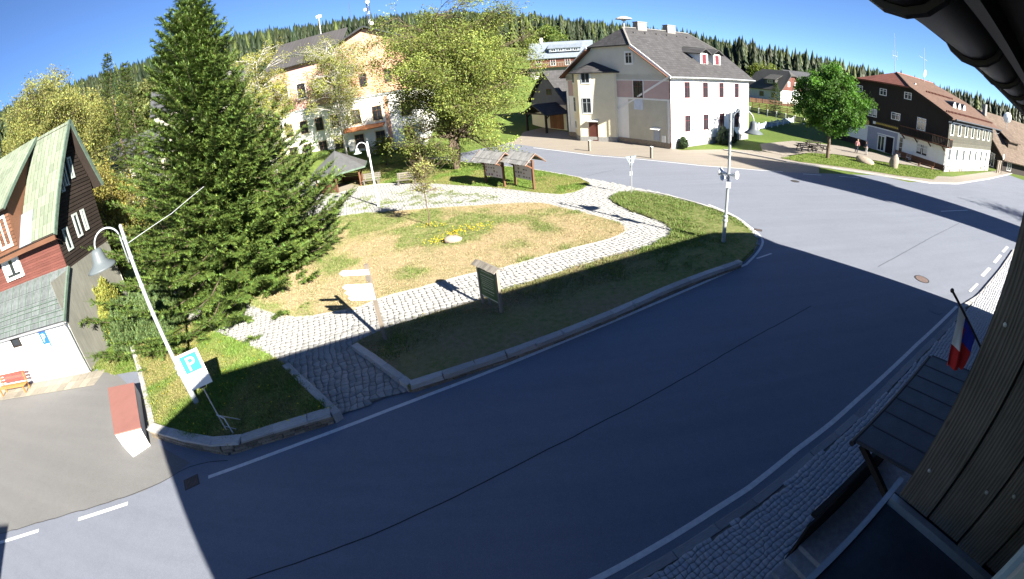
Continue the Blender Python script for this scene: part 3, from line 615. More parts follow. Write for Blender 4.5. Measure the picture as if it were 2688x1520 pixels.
def forest():
    g = np.random.RandomState(9); tmpl = []
    for q in range(6):
        V = []; F = []; C = []; nt = 7; rg = np.random.RandomState(q)
        for i in range(nt):
            u = i / nt; z1 = .06 + u * .80; r = .16 * (1 - u) ** .85 + .018; apex = min(1.0, z1 + .24); k = 7; n0 = len(V); V.append((0, 0, apex)); ph = rg.rand() * 6
            for j in range(2 * k): a = ph + math.pi * j / k; rr = r * (1.0 if j % 2 else .5) * rg.uniform(.7, 1.2); V.append((rr * math.cos(a), rr * math.sin(a), z1 - (.05 if j % 2 else -.03)))
            for j in range(2 * k): F.append((n0, n0 + 1 + j, n0 + 1 + (j + 1) % (2 * k))); C.append(rg.uniform(.75, 1.25))
        tmpl.append((np.array(V), np.array(F), np.array(C)))
    VV = []; FF = []; CC = []; nb = 0; cnt = 0
    while cnt < 8200:
        th = g.uniform(-70, 72); r = math.sqrt(g.uniform(0, 1) * (430 ** 2 - 130 ** 2) + 130 ** 2); rf = np.interp(th, [-70, -30, -12, 0, 5, 9, 13, 18, 30, 45, 55, 72], [150, 140, 150, 205, 208, 215, 200, 170, 175, 210, 260, 280]) + g.normal(0, 5)
        cnt += 1
        if r < rf: continue
        x, y = r * math.sin(R(th)), r * math.cos(R(th)); V, F, C = tmpl[g.randint(6)]; H = g.uniform(9, 19) * (1.15 if r > 370 else 1); a = g.rand() * 6.28; w = H * g.uniform(1.05, 1.6); X = V[:, 0] * math.cos(a) - V[:, 1] * math.sin(a); Y = V[:, 0] * math.sin(a) + V[:, 1] * math.cos(a)
        VV.append(np.stack([x + X * w, y + Y * w, hgt(x, y) - .3 + V[:, 2] * H], 1)); FF.append(F + nb); nb += len(V); base = np.array([.021, .031, .013]) * math.exp(g.normal(0, .16)) * np.array([1 + g.normal(0, .1), 1, 1])
        if g.rand() < .12: base = np.array([.065, .085, .022]) * g.uniform(.7, 1.1)
        CC.append(C[:, None] * base[None])
    stuff(link('forest', npmesh('forest', np.vstack(VV), np.vstack(FF), NEEDLE, np.clip(np.vstack(CC), 0, .9))))
forest()
for px, D, H, r, tn, lab, sd in [((1440, 115), 170, 13, 8.5, (.10, .145, .03), 'round pale tree above the brown hillside house', 71), ((2010, 160), 165, 8, 7, (.12, .15, .03), 'pale bushes at the wood edge above the grey roofed house', 72), ((2290, 185), 150, 9, 6, (.10, .14, .03), 'pale tree peeping over the dark inn roof', 73),
                         ((370, 200), 95, 13, 6.5, (.11, .125, .04), 'grey green tree on the slope left of the spruce top', 74), ((250, 200), 105, 12, 7, (.12, .125, .03), 'hazy olive tree on the slope behind the willow', 75), ((1115, 130), 75, 13, 5.0, (.10, .135, .03), 'leafy tree hidden behind the big park tree', 76)]:
    L1 = at(px, D); broadleaf('hillside_tree', lab, L1, H, H * .55, (r, r, H * .5), 60, 7, 20, .32, tn, sd, .3, BARK, None, .95, (0, 0), .4, 1, None, .1)
L1 = at((2036, 262), 92); spruce('spruce_tree', 'small spruce in the garden left of the maple', L1, 6.4, [(0, 2.0), (.2, 2.2), (.6, 1.1), (1, .05)], 81, .5, 7, (.05, .085, .025), .3, .16, .12)
# ------------------------------------------------------------------ building kit
def mk_plank():
    'weathered board: long grain lines, darker summer rings, a few knots'
    t = NT('weathered_planks'); oi = t.new('ObjectInfo'); mp = t.new('Mapping'); mp.inputs['Scale'].default_value = (1, 1, .10); t.L(t.tc.outputs['Object'], mp.inputs['Vector']); mul = t.new('Math', operation='MULTIPLY'); mul.inputs[1].default_value = 37.; t.L(oi.outputs['Random'], mul.inputs[0]); t.L(mul.outputs[0], mp.inputs['Location'])
    w = t.new('TexWave', wave_type='BANDS', bands_direction='Y'); w.inputs['Scale'].default_value = 19; w.inputs['Distortion'].default_value = 5; w.inputs['Detail'].default_value = 4; w.inputs['Detail Scale'].default_value = 1.6; t.L(mp.outputs[0], w.inputs['Vector'])
    o = t.ramp(w.outputs['Fac'], [(.05, (.032, .027, .024)), (.35, (.085, .076, .068)), (.8, (.15, .138, .125))]); n = t.noise(2.5, 5); o = t.mix(.7, o, t.ramp(n, [(.3, (.06, .052, .045)), (.7, (.14, .122, .105))])); rq = t.ramp(oi.outputs['Random'], [(0, (.7,) * 3), (1, (1.25,) * 3)]); o = t.mix(1., o, rq, 'MULTIPLY')
    vo = t.new('TexVoronoi'); vo.inputs['Scale'].default_value = 2.6; m2 = t.new('Mapping'); m2.inputs['Scale'].default_value = (1, 1.6, .8); t.L(t.tc.outputs['Object'], m2.inputs['Vector']); t.L(m2.outputs[0], vo.inputs['Vector']); o = t.mix(t.ramp(vo.outputs['Distance'], [(.03, (.8,) * 3), (.07, (0,) * 3)]), o, (.03, .02, .015)); t.col(o); t.bump(w.outputs['Fac'], .55, .004); return t.done(.85, 0, .2)

GLASS = M_plain('window_glass', (.02, .024, .03), .12, .2, 2, spec=.6); WFRAME = M_plain('white_frame', (.72, .72, .70), .6, .06, 3); DKWOOD = M_wood('dark_stained_wood', (.024, .018, .015), 'Z', .4)
REDWOOD = M_wood('red_brown_boards', (.105, .038, .03), 'X', .3, rnd_obj=.14); BRWOOD = M_wood('brown_boards', (.115, .055, .032), 'X', .35); GREYWOOD = M_wood('weathered_grey_wood', (.17, .155, .135), 'X', .3); OLDPLANK = mk_plank()
CURT = M_plain('curtain', (.5, .5, .48), .9, .15, 4); REDF = M_plain('wine_red_frame', (.105, .02, .028), .5, .15, 4); GALV = M_plain('galvanised_steel', (.42, .44, .46), .45, .15, 5, .6, .5); TINDARK = M_plain('dark_tin', (.045, .05, .058), .55, .3, 3, .3, .4)
GREYMETAL = M_plain('grey_lacquer', (.30, .33, .35), .45, .1, 4, .1, .5); WHITEMETAL = M_plain('white_lacquer', (.62, .65, .68), .45, .1, 4, .1, .5)
_wm = {}
def win(parent, x, y, z, w, h, rz, frame=WFRAME, cols=2, rows=1, name='window', surround=None, glass=GLASS, fw=.07, depth=.07, curtain=False):
    'window whose outside faces -y of its own frame, bottom middle at (x, y, z)'
    k = (depth, round(w, 2), round(h, 2), frame.name, cols, rows, surround.name if surround else '', fw, curtain)
    if k not in _wm:
        m = MB(); d = depth
        m.box(-w / 2, w / 2, -d, .02, 0, fw).box(-w / 2, w / 2, -d, .02, h - fw, h).box(-w / 2, -w / 2 + fw, -d, .02, fw, h - fw).box(w / 2 - fw, w / 2, -d, .02, fw, h - fw)
        for c in range(1, cols): xx = -w / 2 + w * c / cols; m.box(xx - fw * .35, xx + fw * .35, -d + .008, .02, fw, h - fw)
        for r in range(1, rows): zz = h * (1 - .32 * r) if rows == 2 else h * r / rows; m.box(-w / 2 + fw, w / 2 - fw, -d + .012, .02, zz - fw * .3, zz + fw * .3)
        g = MB(); g.box(-w / 2 + fw, w / 2 - fw, -d * .35, .01, fw, h - fw); s = None
        if surround: s = MB(); q = .13; s.box(-w / 2 - q, -w / 2, -.03, .02, -q, h + q).box(w / 2, w / 2 + q, -.03, .02, -q, h + q).box(-w / 2, w / 2, -.03, .02, h, h + q).box(-w / 2, w / 2, -.05, .02, -q, 0)
        cu = None
        if curtain: cu = MB(); cu.box(-w / 2 + fw, -w * .1, -d * .35 - .012, -d * .35 - .004, h * .25, h - fw)
        _wm[k] = (m.mesh('window', frame), g.mesh('pane', glass), s.mesh('surround', surround) if s else None, cu.mesh('curtain', CURT) if cu else None)
    a, b, c, e = _wm[k]; o = link(name, a, parent); o.location = (x, y, z); o.rotation_euler = (0, 0, rz); link('pane', b, o)
    if c: link('surround', c, o)
    if e: link('curtain', e, o); q2 = link('curtain', e, o); q2.location.x = w * .6 - fw
    return o
def gable_wall(m, x0, x1, y0, y1, z0, ze, zr, yr=None, hipz=None):
    'solid with ridge along x'
    yr = (y0 + y1) / 2 if yr is None else yr
    if hipz is None: prof = [(y0, z0), (y1, z0), (y1, ze), (yr, zr), (y0, ze)]
    else:
        f = (hipz - ze) / (zr - ze); prof = [(y0, z0), (y1, z0), (y1, ze), (y1 + (yr - y1) * f, hipz), (y0 + (yr - y0) * f, hipz), (y0, ze)]
    n = len(prof); m.add([(x0, y, z) for y, z in prof] + [(x1, y, z) for y, z in prof], [tuple(range(n))[::-1], tuple(range(n, 2 * n))] + [(i, (i + 1) % n, n + (i + 1) % n, n + i) for i in range(n)]); return m
def mk_tiles(name, c, sx, sy, var=.3, ax=('X', 'Z'), rough=.8):
    'roof tiles too small to pick apart: courses from a brick pattern'
    t = NT(name); v = t.new('SeparateXYZ'); t.L(t.tc.outputs['Object'], v.inputs[0]); cb = t.new('CombineXYZ'); t.L(v.outputs[ax[0]], cb.inputs[0]); t.L(v.outputs[ax[1]], cb.inputs[1])
    b = t.new('TexBrick'); b.inputs['Scale'].default_value = 1; b.inputs['Brick Width'].default_value = sx; b.inputs['Row Height'].default_value = sy; b.inputs['Mortar Size'].default_value = .018; b.inputs['Color1'].default_value = (*sc3(c, 1 - var), 1); b.inputs['Color2'].default_value = (*sc3(c, 1 + var), 1); b.inputs['Mortar'].default_value = (*sc3(c, .35), 1)
    t.L(cb.outputs[0], b.inputs['Vector']); n = t.noise(.7, 5); o = t.mix(.35, b.outputs['Color'], t.ramp(n, [(.3, sc3(c, .7)), (.7, sc3(c, 1.25))])); t.col(o); t.bump(b.outputs['Fac'], -.6, .03); return t.done(rough, 0, .25)
SLATE = mk_tiles('grey_slates', (.050, .049, .052), .42, .24); SLATEX = mk_tiles('grey_slates_end', (.050, .049, .052), .42, .24, ax=('Y', 'Z')); TILE = mk_tiles('red_tiles', (.11, .066, .048), .26, .2, .2); TILEX = mk_tiles('red_tiles_end', (.16, .06, .046), .3, .26, .2, ax=('Y', 'Z'))

# ------------------------------------------------------------------ white corner house
WX, WY = G(1761.6, 391); WRZ = math.atan2(.454, .891)
wh = thing('corner_house', 'white and cream two storey house with grey slate roof across the junction', 'house', (WX, WY, -.05), WRZ)
PINKP = M_plain('pink_plaster', (.46, .34, .32), .9, .06, 1.5); GREYP = M_plain('grey_plaster', (.47, .45, .37), .92, .1, .8, bump=.15); WHL, WHD = 15.3, 17.6
m = MB(); gable_wall(m, 0, WHL, 0, WHD, 0, 7.75, 13.0, 8.8, 11.0); m.build('wall', WHITEP, wh)
m = MB(); m.box(-.03, 0, 0.02, WHD, 5.2, 7.1); m.build('pink_band', PINKP, wh)
m = MB(); m.box(-.035, 0, .5, 6.4, .6, 5.0); m.build('grey_panel', GREYP, wh); m = MB(); m.box(-.03, 0, 0, WHD, 7.12, 7.75); gable_wall(m, -.03, 0, .03, WHD - .03, 7.12, 7.76, 12.98, 8.8, 10.98); m.build('gable_field', M_plain('grey_green_plaster', (.52, .51, .45), .9, .06, 1), wh)
m = MB(); m.box(-.05, 0, 0, WHD, 7.08, 7.16).box(-.05, 0, 0, WHD, 5.1, 5.2).box(-.06, 0, 0, .38, .6, 5.1).box(-.06, 0, WHD - .4, WHD, .6, 7.1); m.build('string_course', WFRAME, wh)
m = MB(); m.beam((-.06, .2, 7.5), (-.06, 4.9, 5.3), .04, .2).beam((-.06, 5.2, 5.1), (-.06, 8.4, 3.7), .04, .16); m.build('drain_board', WFRAME, wh)
m = MB(); m.box(-.09, 0.02, 0, WHD, 0, .6); m.build('plinth', RUBBLE, wh); m = MB(); m.box(-.02, WHL + .03, -.07, 0.02, 0, .75); m.build('plinth', STONE, wh)
m = MB(); m.box(-.02, WHL + .04, -.09, .0, 7.35, 7.72); m.build('cornice', WFRAME, wh)
for k, xx in enumerate((2.65, 5.92, 9.08, 12.4)):
    win(wh, xx, 0, 5.32, .95, 1.72, 0, REDF, 2, 2, surround=WFRAME); win(wh, xx + .07, 0, 1.68, .95, 1.76, 0, REDF, 2, 2, surround=WFRAME)
for yy, zz, w, h in ((6.0, 8.95, .95, 1.25), (4.75, 5.2, 1.25, 1.85)): win(wh, -.035, yy, zz, w, h, -math.pi / 2, REDF if h > 1.5 else WFRAME, 2, 2, surround=WFRAME)
m = MB(); m.box(-.06, 0, 4.1, 5.5, 3.9, 5.05); m.build('painted_panel', M_plain('blue_white_paint', (.5, .56, .66), .8, .12, 3), wh)
m = MB(); m.box(-.12, 0, 1.6, 2.5, .75, 1.9); m.build('meter_box', M_plain('grey_box', (.33, .36, .42), .6, .1), wh); m = MB(); m.box(-.14, 0, .75, 1.25, .65, 1.35); m.build('meter_box', WFRAME, wh); m = MB(); m.slab([(-.5, 2.7, 1.95), (-.5, 1.4, 1.95), (0, 1.4, 2.15), (0, 2.7, 2.15)], .05); m.build('box_roof', WFRAME, wh)
m = MB(); m.tube([(-.12, -.05, .2), (-.12, -.05, 7.4), (.1, -.3, 7.5)], .055, 8); m.build('downpipe', REDF, wh, True)
# bay with its curved roof
bp = [(0, 16.3), (-1.65, 13.7), (-2.15, 12.5), (-.35, 8.25)]
m = MB(); m.prism([(0.2, 16.3)] + bp + [(0, 8.2), (0.2, 8.2)], .55, 8.05); m.build('bay', CREAM, wh); m = MB(); m.prism([(0.2, 16.36), (-.0, 16.38), (-1.7, 13.72), (-2.22, 12.5), (-.4, 8.15), (0, 8.1), (.2, 8.1)], 0, .56); m.build('bay_plinth', STONE, wh)
m = MB(); ap = (0, 12.2, 9.35); ev = [(0.0, 16.9), (-1.1, 15.7), (-2.1, 13.9), (-2.6, 12.4), (-1.8, 10.2), (-.6, 8.0), (0.0, 7.6)]
for a, b in zip(ev[:-1], ev[1:]): m.slab([(*a, 8.05), (*b, 8.05), ap], .12)
m.build('bay_roof', SLATE, wh)
def facet(a, b, t): return (a[0] + (b[0] - a[0]) * t, a[1] + (b[1] - a[1]) * t), math.atan2(b[1] - a[1], b[0] - a[0])
for (a, b, t, zz, w, h) in ((bp[0], bp[1], .55, 6.85, 1.05, 1.15), (bp[0], bp[1], .55, 3.35, 1.05, 1.75), (bp[2], bp[3], .22, 6.85, 1.05, 1.15), (bp[2], bp[3], .22, 3.35, 1.1, 1.75), (bp[0], bp[1], .6, 1.3, .95, .95)):
    p, an = facet(a, b, t); win(wh, p[0], p[1], zz, w, h, an, GREYMETAL if zz > 2 else WFRAME, 2, 2 if h > 1.3 else 1, surround=WFRAME)
p, an = facet(bp[2], bp[3], .38); d = win(wh, p[0], p[1], .1, 1.1, 2.15, an, M_wood('door_wood', (.09, .03, .025), 'Z'), 1, 1, 'door', CREAM, M_wood('door_panel', (.085, .028, .022), 'Z'), .1)
m = MB(); m.slab([(-.65, -.5, 2.3), (.65, -.5, 2.3), (.65, 0, 2.45), (-.65, 0, 2.45)], .05); o = m.build('door_canopy', WFRAME, d)
# roof: two slopes, half hips at both ends
m = MB(); ov, x0, x1 = .6, -.55, WHL + .5; zr, yr = 13.25, 8.8; ze, y0, y1 = 7.55, -.65, WHD + .65; hz = 11.05; f = (hz - ze) / (zr - ze); ya, yb = y0 + (yr - y0) * f, y1 + (yr - y1) * f; xr0, xr1 = 2.0, 13.6
m.slab([(x0, y0, ze), (x1, y0, ze), (x1, ya, hz), (xr1, yr, zr), (xr0, yr, zr), (x0, ya, hz)], .16); m.slab([(x1, y1, ze), (x0, y1, ze), (x0, yb, hz), (xr0, yr, zr), (xr1, yr, zr), (x1, yb, hz)], .16); roof = m.build('roof', SLATE, wh)
m = MB(); m.slab([(x0, yb, hz), (x0, ya, hz), (xr0, yr, zr)], .16); m.build('hip', SLATEX, roof); m = MB(); m.slab([(x1, ya, hz), (x1, yb, hz), (xr1, yr, zr)], .16); m.build('hip', SLATEX, roof)
for q0, q1 in ((y0, ya), (y1, yb)): m = MB(); m.beam((x0 - .05, q0, ze - .08), (x0 - .05, q1, hz - .08), .08, .26); m.build('barge_board', WFRAME, roof)
for q0, q1 in ((y0 + .35, ya), (y1 - .35, yb)): m = MB(); m.beam((x0 + .1, q0, ze), (x0 + .1, q1, hz - .35), .8, .06); m.build('verge_soffit', BRWOOD, roof)
m = MB(); m.tube([(x0, y0 - .08, ze - .05), (x1, y0 - .08, ze - .05)], .08, 8); m.build('gutter', GALV, roof)
m = MB(); m.beam((x0, ya, hz + .05), (xr0, yr, zr + .05), .2, .1).beam((x1, ya, hz + .05), (xr1, yr, zr + .05), .2, .1).beam((xr0, yr, zr + .06), (xr1, yr, zr + .06), .24, .1); m.build('ridge_cap', M_plain('ridge_tile', (.16, .155, .15), .8, .15), roof)
for xx in (8.4, 11.0):
    yy = 2.0; zz = ze + (yy - y0) * (zr - ze) / (yr - y0) - .2; t0 = zz + 1.45
    m = MB(); m.box(xx - .75, xx + .75, yy, yy + 2.3, zz - .6, t0); gable_wall(m, xx - .75, xx + .75, yy, yy + .02, zz, t0, t0 + .02); dm = m.build('dormer', WFRAME, roof)
    m = MB(); m.slab([(xx - 1.15, yy - .35, t0 - .12), (xx, yy - .35, t0 + .5), (xx, yy + 3.2, t0 + .75), (xx - 1.4, yy + 2.6, t0 - .0)][::-1], .1); m.slab([(xx, yy - .35, t0 + .5), (xx + 1.15, yy - .35, t0 - .12), (xx + 1.4, yy + 2.6, t0 - .0), (xx, yy + 3.2, t0 + .75)][::-1], .1); m.build('dormer_roof', SLATE, dm)
    m = MB(); m.box(xx - .36, xx + .36, yy - .04, yy, zz + .25, t0 - .12); m.build('dormer_window', REDF, dm)
for xx in (4.0, 9.2):
    m = MB(); m.box(xx, xx + 1.5, yr - .4, yr + .4, zr - .6, zr + .75).box(xx - .06, xx + 1.56, yr - .46, yr + .46, zr + .75, zr + .85); m.build('chimney', M_plain('chimney_brick', (.2, .19, .18), .9, .2, 6), roof)
for xx in np.arange(2.5, 13, 1.9):
    m = MB(); m.box(xx, xx + .3, 7.6, 7.9, zr - .72, zr - .52); m.build('vent_tile', SLATE, roof)
m = MB(); m.lathe([(.08, -.3), (.08, .75), (.25, .8), (.3, .95), (1.0, 1.0), (.9, 1.12), (.35, 1.32), (.02, 1.36)], 16, (xr0 + .2, yr, zr)); m.build('siren', M_plain('siren_grey', (.4, .38, .36), .6, .1), roof)
def shear(o, k, f, top=True):
    'the gable wall is not square to the street front: lean the plan'
    for c in list(o.children):
        if c.location.length < 1e-6 and abs(c.rotation_euler.z) < 1e-6:
            for v in c.data.vertices: v.co.y *= f; v.co.x -= k * v.co.y
            c.data.update(); shear(c, k, f, False)
        else:
            yy = c.location.y * f; c.location.y = yy; c.location.x -= k * yy
            if abs(c.rotation_euler.z) > .2: c.rotation_euler.z += math.atan(k)
shear(wh, math.tan(R(7)), .863)
# small blue sign and plants by the wall
def on_wall(x, z, t=wh): return x
ps = thing('parking_plate', 'small blue framed parking plate on the white corner house wall', 'sign', (WX, WY, 0), WRZ)
m = MB(); m.box(3.45, 4.0, -.08, -.05, 1.75, 2.5); m.build('plate', M_plain('blue_sign', (.03, .16, .52), .4, .05), ps); m = MB(); m.box(3.53, 3.92, -.09, -.08, 1.83, 2.42); m.build('field', WFRAME, ps)
def text_mesh(s, size, mat, ext=.004):
    cu = bpy.data.curves.new('txt', 'FONT'); cu.body = s; cu.size = size; cu.extrude = ext; cu.align_x = 'CENTER'; o = bpy.data.objects.new('txt', cu); COL.objects.link(o)
    bpy.context.view_layer.update(); me = bpy.data.meshes.new_from_object(o.evaluated_get(bpy.context.evaluated_depsgraph_get())); bpy.data.objects.remove(o); me.materials.clear(); me.materials.append(mat); return me
BLUE = M_plain('parking_blue', (.02, .10, .42), .4, .05)
o = link('letter', text_mesh('P', .5, BLUE), ps); o.location = (3.725, -.095, 1.95); o.rotation_euler = (math.pi / 2, 0, 0)
def box_at(lx, ly, t=wh): c, s = math.cos(WRZ), math.sin(WRZ); return (WX + c * lx - s * ly, WY + s * lx + c * ly)
for i, (lx, ly, e, lab) in enumerate([(8.0, -1.1, (.75, .6, 1.7), 'bluish upright shrub in front of the white house wall'), (9.6, -1.2, (.6, .55, 1.5), 'dark upright shrub right of the bluish one by the white house'), (1.3, -.6, (.3, .3, .9), 'small clipped shrub by the red downpipe')]):
    x, y = box_at(lx, ly); mound('shrub', lab, 'bush', (x, y, 0), e, 500, (.075, .10, .07) if i == 0 else (.045, .075, .035), 90 + i, .7, .4, .2)
for i, (px, hh, lab) in enumerate([((1548, 396), 1.05, 'short wooden bollard on the forecourt left of the give way sign'), ((1710, 415), 1.05, 'short wooden bollard on the forecourt right of the give way sign')]):
    x, y = G(*px); t = thing('bollard', lab, 'bollard', (x, y, 0), .5, 'wooden bollards on the forecourt'); m = MB(); m.box(-.1, .1, -.1, .1, 0, hh); m.build('post', GREYWOOD, t); m = MB(); m.box(-.12, .12, -.12, .12, hh, hh + .05); m.build('cap', WFRAME, t)
x, y = G(1800, 378); m = MB(); m.tube([(0, 0, -.05), (0, 0, 1.6)], .05, 8); m.sphere((0, 0, 1.62), .07); o = m.build('wooden_stake', GREYWOOD); o.location = (x, y, 0); tag(o, 'single thin stake in the grass by the white house corner', 'post')

# ------------------------------------------------------------------ barn with carport left of the white house
bx0, by0 = box_at(3.0, 19.5); br = thing('slate_barn', 'slate roofed barn with wooden carport beside the cream bay house', 'barn', (bx0, by0, -.05), WRZ)
m = MB(); gable_wall(m, -1.5, 9, .6, 9.6, 0, 4.2, 8.3); m.build('wall', M_plain('blue_grey_cladding', (.10, .105, .125), .85, .2, 3), br)
m = MB(); m.box(-1.62, -1.5, .6, 9.6, 0, 3.6); m.build('lower_wall', CREAM, br)
m = MB(); m.slab([(-2.1, 0.0, 3.9), (9.4, 0.0, 3.9), (9.4, 5.1, 8.6), (-2.1, 5.1, 8.6)], .15); m.slab([(9.4, 10.2, 3.9), (-2.1, 10.2, 3.9), (-2.1, 5.1, 8.6), (9.4, 5.1, 8.6)], .15); m.build('roof', SLATE, br)
for k in range(4): m = MB(); m.box(-1.72, -1.6, 1.3 + k * .82, 2.1 + k * .82, .1, 2.5); m.build('door_board', M_wood('door_plank', (.17, .075, .035), 'Z'), br)
win(br, -1.5, 4.6, 5.0, 1.2, .9, -math.pi / 2, BRWOOD, 2, 1)
for yy in (.4, 5.3): m = MB(); m.box(-5.2, -4.95, yy, yy + .25, 0, 2.7).beam((-5.08, yy + .12, 1.9), (-4.2, yy + .12, 2.7), .12, .12); m.build('carport_post', DKWOOD, br)
m = MB(); m.slab([(-5.6, -.2, 2.55), (-1.5, -.2, 2.55), (-1.5, 2.95, 4.0), (-5.6, 2.95, 4.0)], .12); m.slab([(-1.5, 6.1, 2.55), (-5.6, 6.1, 2.55), (-5.6, 2.95, 4.0), (-1.5, 2.95, 4.0)], .12); m.build('carport_roof', SLATE, br)
m = MB(); m.beam((-5.3, -.1, 2.5), (-5.3, 2.95, 3.85), .1, .2).beam((-5.3, 6.0, 2.5), (-5.3, 2.95, 3.85), .1, .2).box(-5.35, -5.2, .4, 5.5, 2.55, 2.75); m.build('carport_truss', DKWOOD, br)

# ------------------------------------------------------------------ dark timber inn
IX, IY = G(2474.8, 450.3); IRZ = R(11); inn = thing('timber_inn', 'dark timber inn with white ground floor and red tiled roof on the right', 'inn', (IX, IY, -.05), IRZ)
IL, ID = 21.5, 21.0; INNW = M_wood('grey_siding', (.075, .073, .058), 'X', .25); m = MB(); m.box(0, IL, 0, ID, 0, 3.25); m.build('ground_floor', WHITEP, inn)
m = MB(); gable_wall(m, .02, IL - .02, .02, ID - .02, 3.25, 7.3, 11.3, 10.8, 9.6); m.build('timber_storey', DKWOOD, inn)
m = MB(); m.box(-.06, IL + .05, -.08, 0.02, 0, .55); m.build('plinth', RUBBLE, inn)
g_ = random.Random(4)
for k in range(46):
    for r in range(3):
        if g_.random() < .92: piece('plinth_stone', STONE, inn, (.25 + k * .465 + (r % 2) * .2, -.09, .18 + r * .3), (.42, .1, .26), g_.uniform(-.02, .02), g_.randint(1, 6), math.pi / 2 * 0)
for k in range(16): m = MB(); z0 = 3.3 + k * .19; m.box(.02, IL - .02, -.05, -.02, z0, z0 + .175); m.build('siding_board', INNW, inn)
m = MB(); m.box(-.05, IL + .05, -.1, -.0, 6.38, 6.5); m.build('trim', WFRAME, inn); m = MB(); m.box(-.02, IL, -.08, -.02, 3.2, 3.3); m.build('trim', GREYMETAL, inn)
for k in range(7):
    xx = 1.55 + k * 2.95; win(inn, xx, -.05, 4.75, 1.25, 1.55, 0, WFRAME, 1, 1, fw=.11, depth=.025); win(inn, xx + .1, 0, 1.5, 1.05, 1.55, 0, GREYMETAL, 2, 1, fw=.09, depth=.02)
for (s, z, w, h, c, r) in ((15.2, 7.75, 1.2, .95, 2, 2), (10.9, 7.85, 1.2, .95, 2, 2), (6.7, 8.0, 1.2, .95, 2, 2), (12.6, 4.55, 1.6, 1.15, 2, 1), (8.5, 4.85, 1.55, 1.0, 2, 2), (4.2, 4.35, 1.45, 1.65, 2, 2)):
    win(inn, .02, s, z, w, h, -math.pi / 2, WFRAME, c, r, curtain=(s == 12.6), fw=.09)
win(inn, 0, 3.7, 1.15, 1.9, 1.5, -math.pi / 2, WFRAME, 2, 2, curtain=True, fw=.12); win(inn, 0, 7.2, .6, .7, 2.2, -math.pi / 2, WFRAME, 1, 3, fw=.08)
m = MB(); m.box(-.03, 0, 7.9, 13.2, .02, 3.1); m.build('entrance_wall', M_plain('lilac_plaster', (.30, .31, .38), .9, .08), inn)
dd = win(inn, -.03, 10.6, .05, 1.3, 2.2, -math.pi / 2, WFRAME, 2, 1, 'door', None, GLASS, .14); m = MB(); m.box(-.05, .3, 8.5, 9.8, .05, 2.3); m.build('open_doorway', M_plain('interior_shade', (.015, .012, .014), .9, .1), inn)  # dark block fills the doorway, shade of the room put into its colour
m = MB(); m.box(-.08, 0, 9.8, 9.95, 0, 2.45).box(-.08, 0, 8.35, 8.5, 0, 2.45).box(-.08, 0, 8.35, 11.4, 2.35, 2.5); m.build('door_frame', WFRAME, inn)
m = MB(); m.box(-.1, 0, 13.2, ID, 0, .9); m.build('base_cladding', DKWOOD, inn); m = MB(); m.box(-.08, 0, 0, 7.0, 0, .85); m.build('base_cladding', BRWOOD, inn)
sg = MB(); sg.box(-.1, .02, 7.7, 12.4, 3.55, 4.05); sgo = sg.build('name_board', M_plain('board_brown', (.05, .035, .02), .6, .1), inn); m = MB()
for k in range(15): yy = 7.95 + k * .26; m.box(-.115, -.1, yy, yy + .19, 3.68, 3.92)
m.build('lettering', M_plain('gold_paint', (.42, .3, .05), .5, .1), sgo); m = MB(); m.box(-.115, -.1, 11.85, 12.3, 3.62, 3.98); m.build('emblem', WFRAME, sgo)
m = MB(); m.lathe([(.02, -.04), (.42, -.04), (.42, .04), (.02, .04)], 18); o = m.build('round_sign', M_plain('gold_disc', (.35, .26, .08), .5, .2), inn); o.location = (-.12, 13.4, 3.6); o.rotation_euler = (0, math.pi / 2, 0)
# balcony at the corner
m = MB(); m.box(-1.15, -.02, -.9, 7.0, 3.2, 3.34); bl = m.build('balcony', BRWOOD, inn)
for k in range(34): m = MB(); yy = -.85 + k * .235; m.box(-1.14, -1.09, yy, yy + .11, 3.36, 4.3); m.build('baluster', DKWOOD, bl)
for k in range(5): m = MB(); xx = -1.0 + k * .23; m.box(xx, xx + .11, -.9, -.85, 3.36, 4.3); m.build('baluster', DKWOOD, bl)
m = MB(); m.box(-1.2, -1.04, -.95, 7.05, 4.3, 4.4).box(-1.04, 0, -.95, -.8, 4.3, 4.4); m.build('handrail', BRWOOD, bl)
for yy in (.2, 2.4, 4.6, 6.7): m = MB(); m.beam((-.0, yy, 2.7), (-1.0, yy, 3.2), .12, .14); m.build('bracket', BRWOOD, bl)
# roof of the inn
m = MB(); x0, x1, y0, y1 = -.9, IL + 2.0, -.95, ID + .9; ze, zr, yr, hz = 7.0, 11.55, 10.8, 9.72; f = (hz - ze) / (zr - ze); ya, yb = y0 + (yr - y0) * f, y1 + (yr - y1) * f; xr0, xr1 = 3.6, IL - 4
m.slab([(x0, y0, ze), (x1, y0, ze), (x1, ya, hz), (xr1, yr, zr), (xr0, yr, zr), (x0, ya, hz)], .2); m.slab([(x1, y1, ze), (x0, y1, ze), (x0, yb, hz), (xr0, yr, zr), (xr1, yr, zr), (x1, yb, hz)], .2); rf = m.build('roof', TILE, inn)
m = MB(); m.slab([(x0 - .1, yb, hz - .03), (x0 - .1, ya, hz - .03), (xr0, yr, zr)], .2); m.build('hip', TILEX, rf); m = MB(); m.slab([(x1, ya, hz), (x1, yb, hz), (xr1, yr, zr)], .2); m.build('hip', TILEX, rf)
m = MB(); m.beam((x0 - .04, y0, ze - .05), (x0 - .04, ya, hz - .05), .08, .24); m.beam((x0 - .1, ya, hz + .06), (xr0, yr, zr + .05), .16, .1); m.build('barge_board', DKWOOD, rf)
m = MB(); m.beam((xr0, yr, zr + .05), (xr1, yr, zr + .05), .26, .12); m.build('ridge_cap', M_plain('ridge_red', (.2, .09, .065), .8, .2), rf)
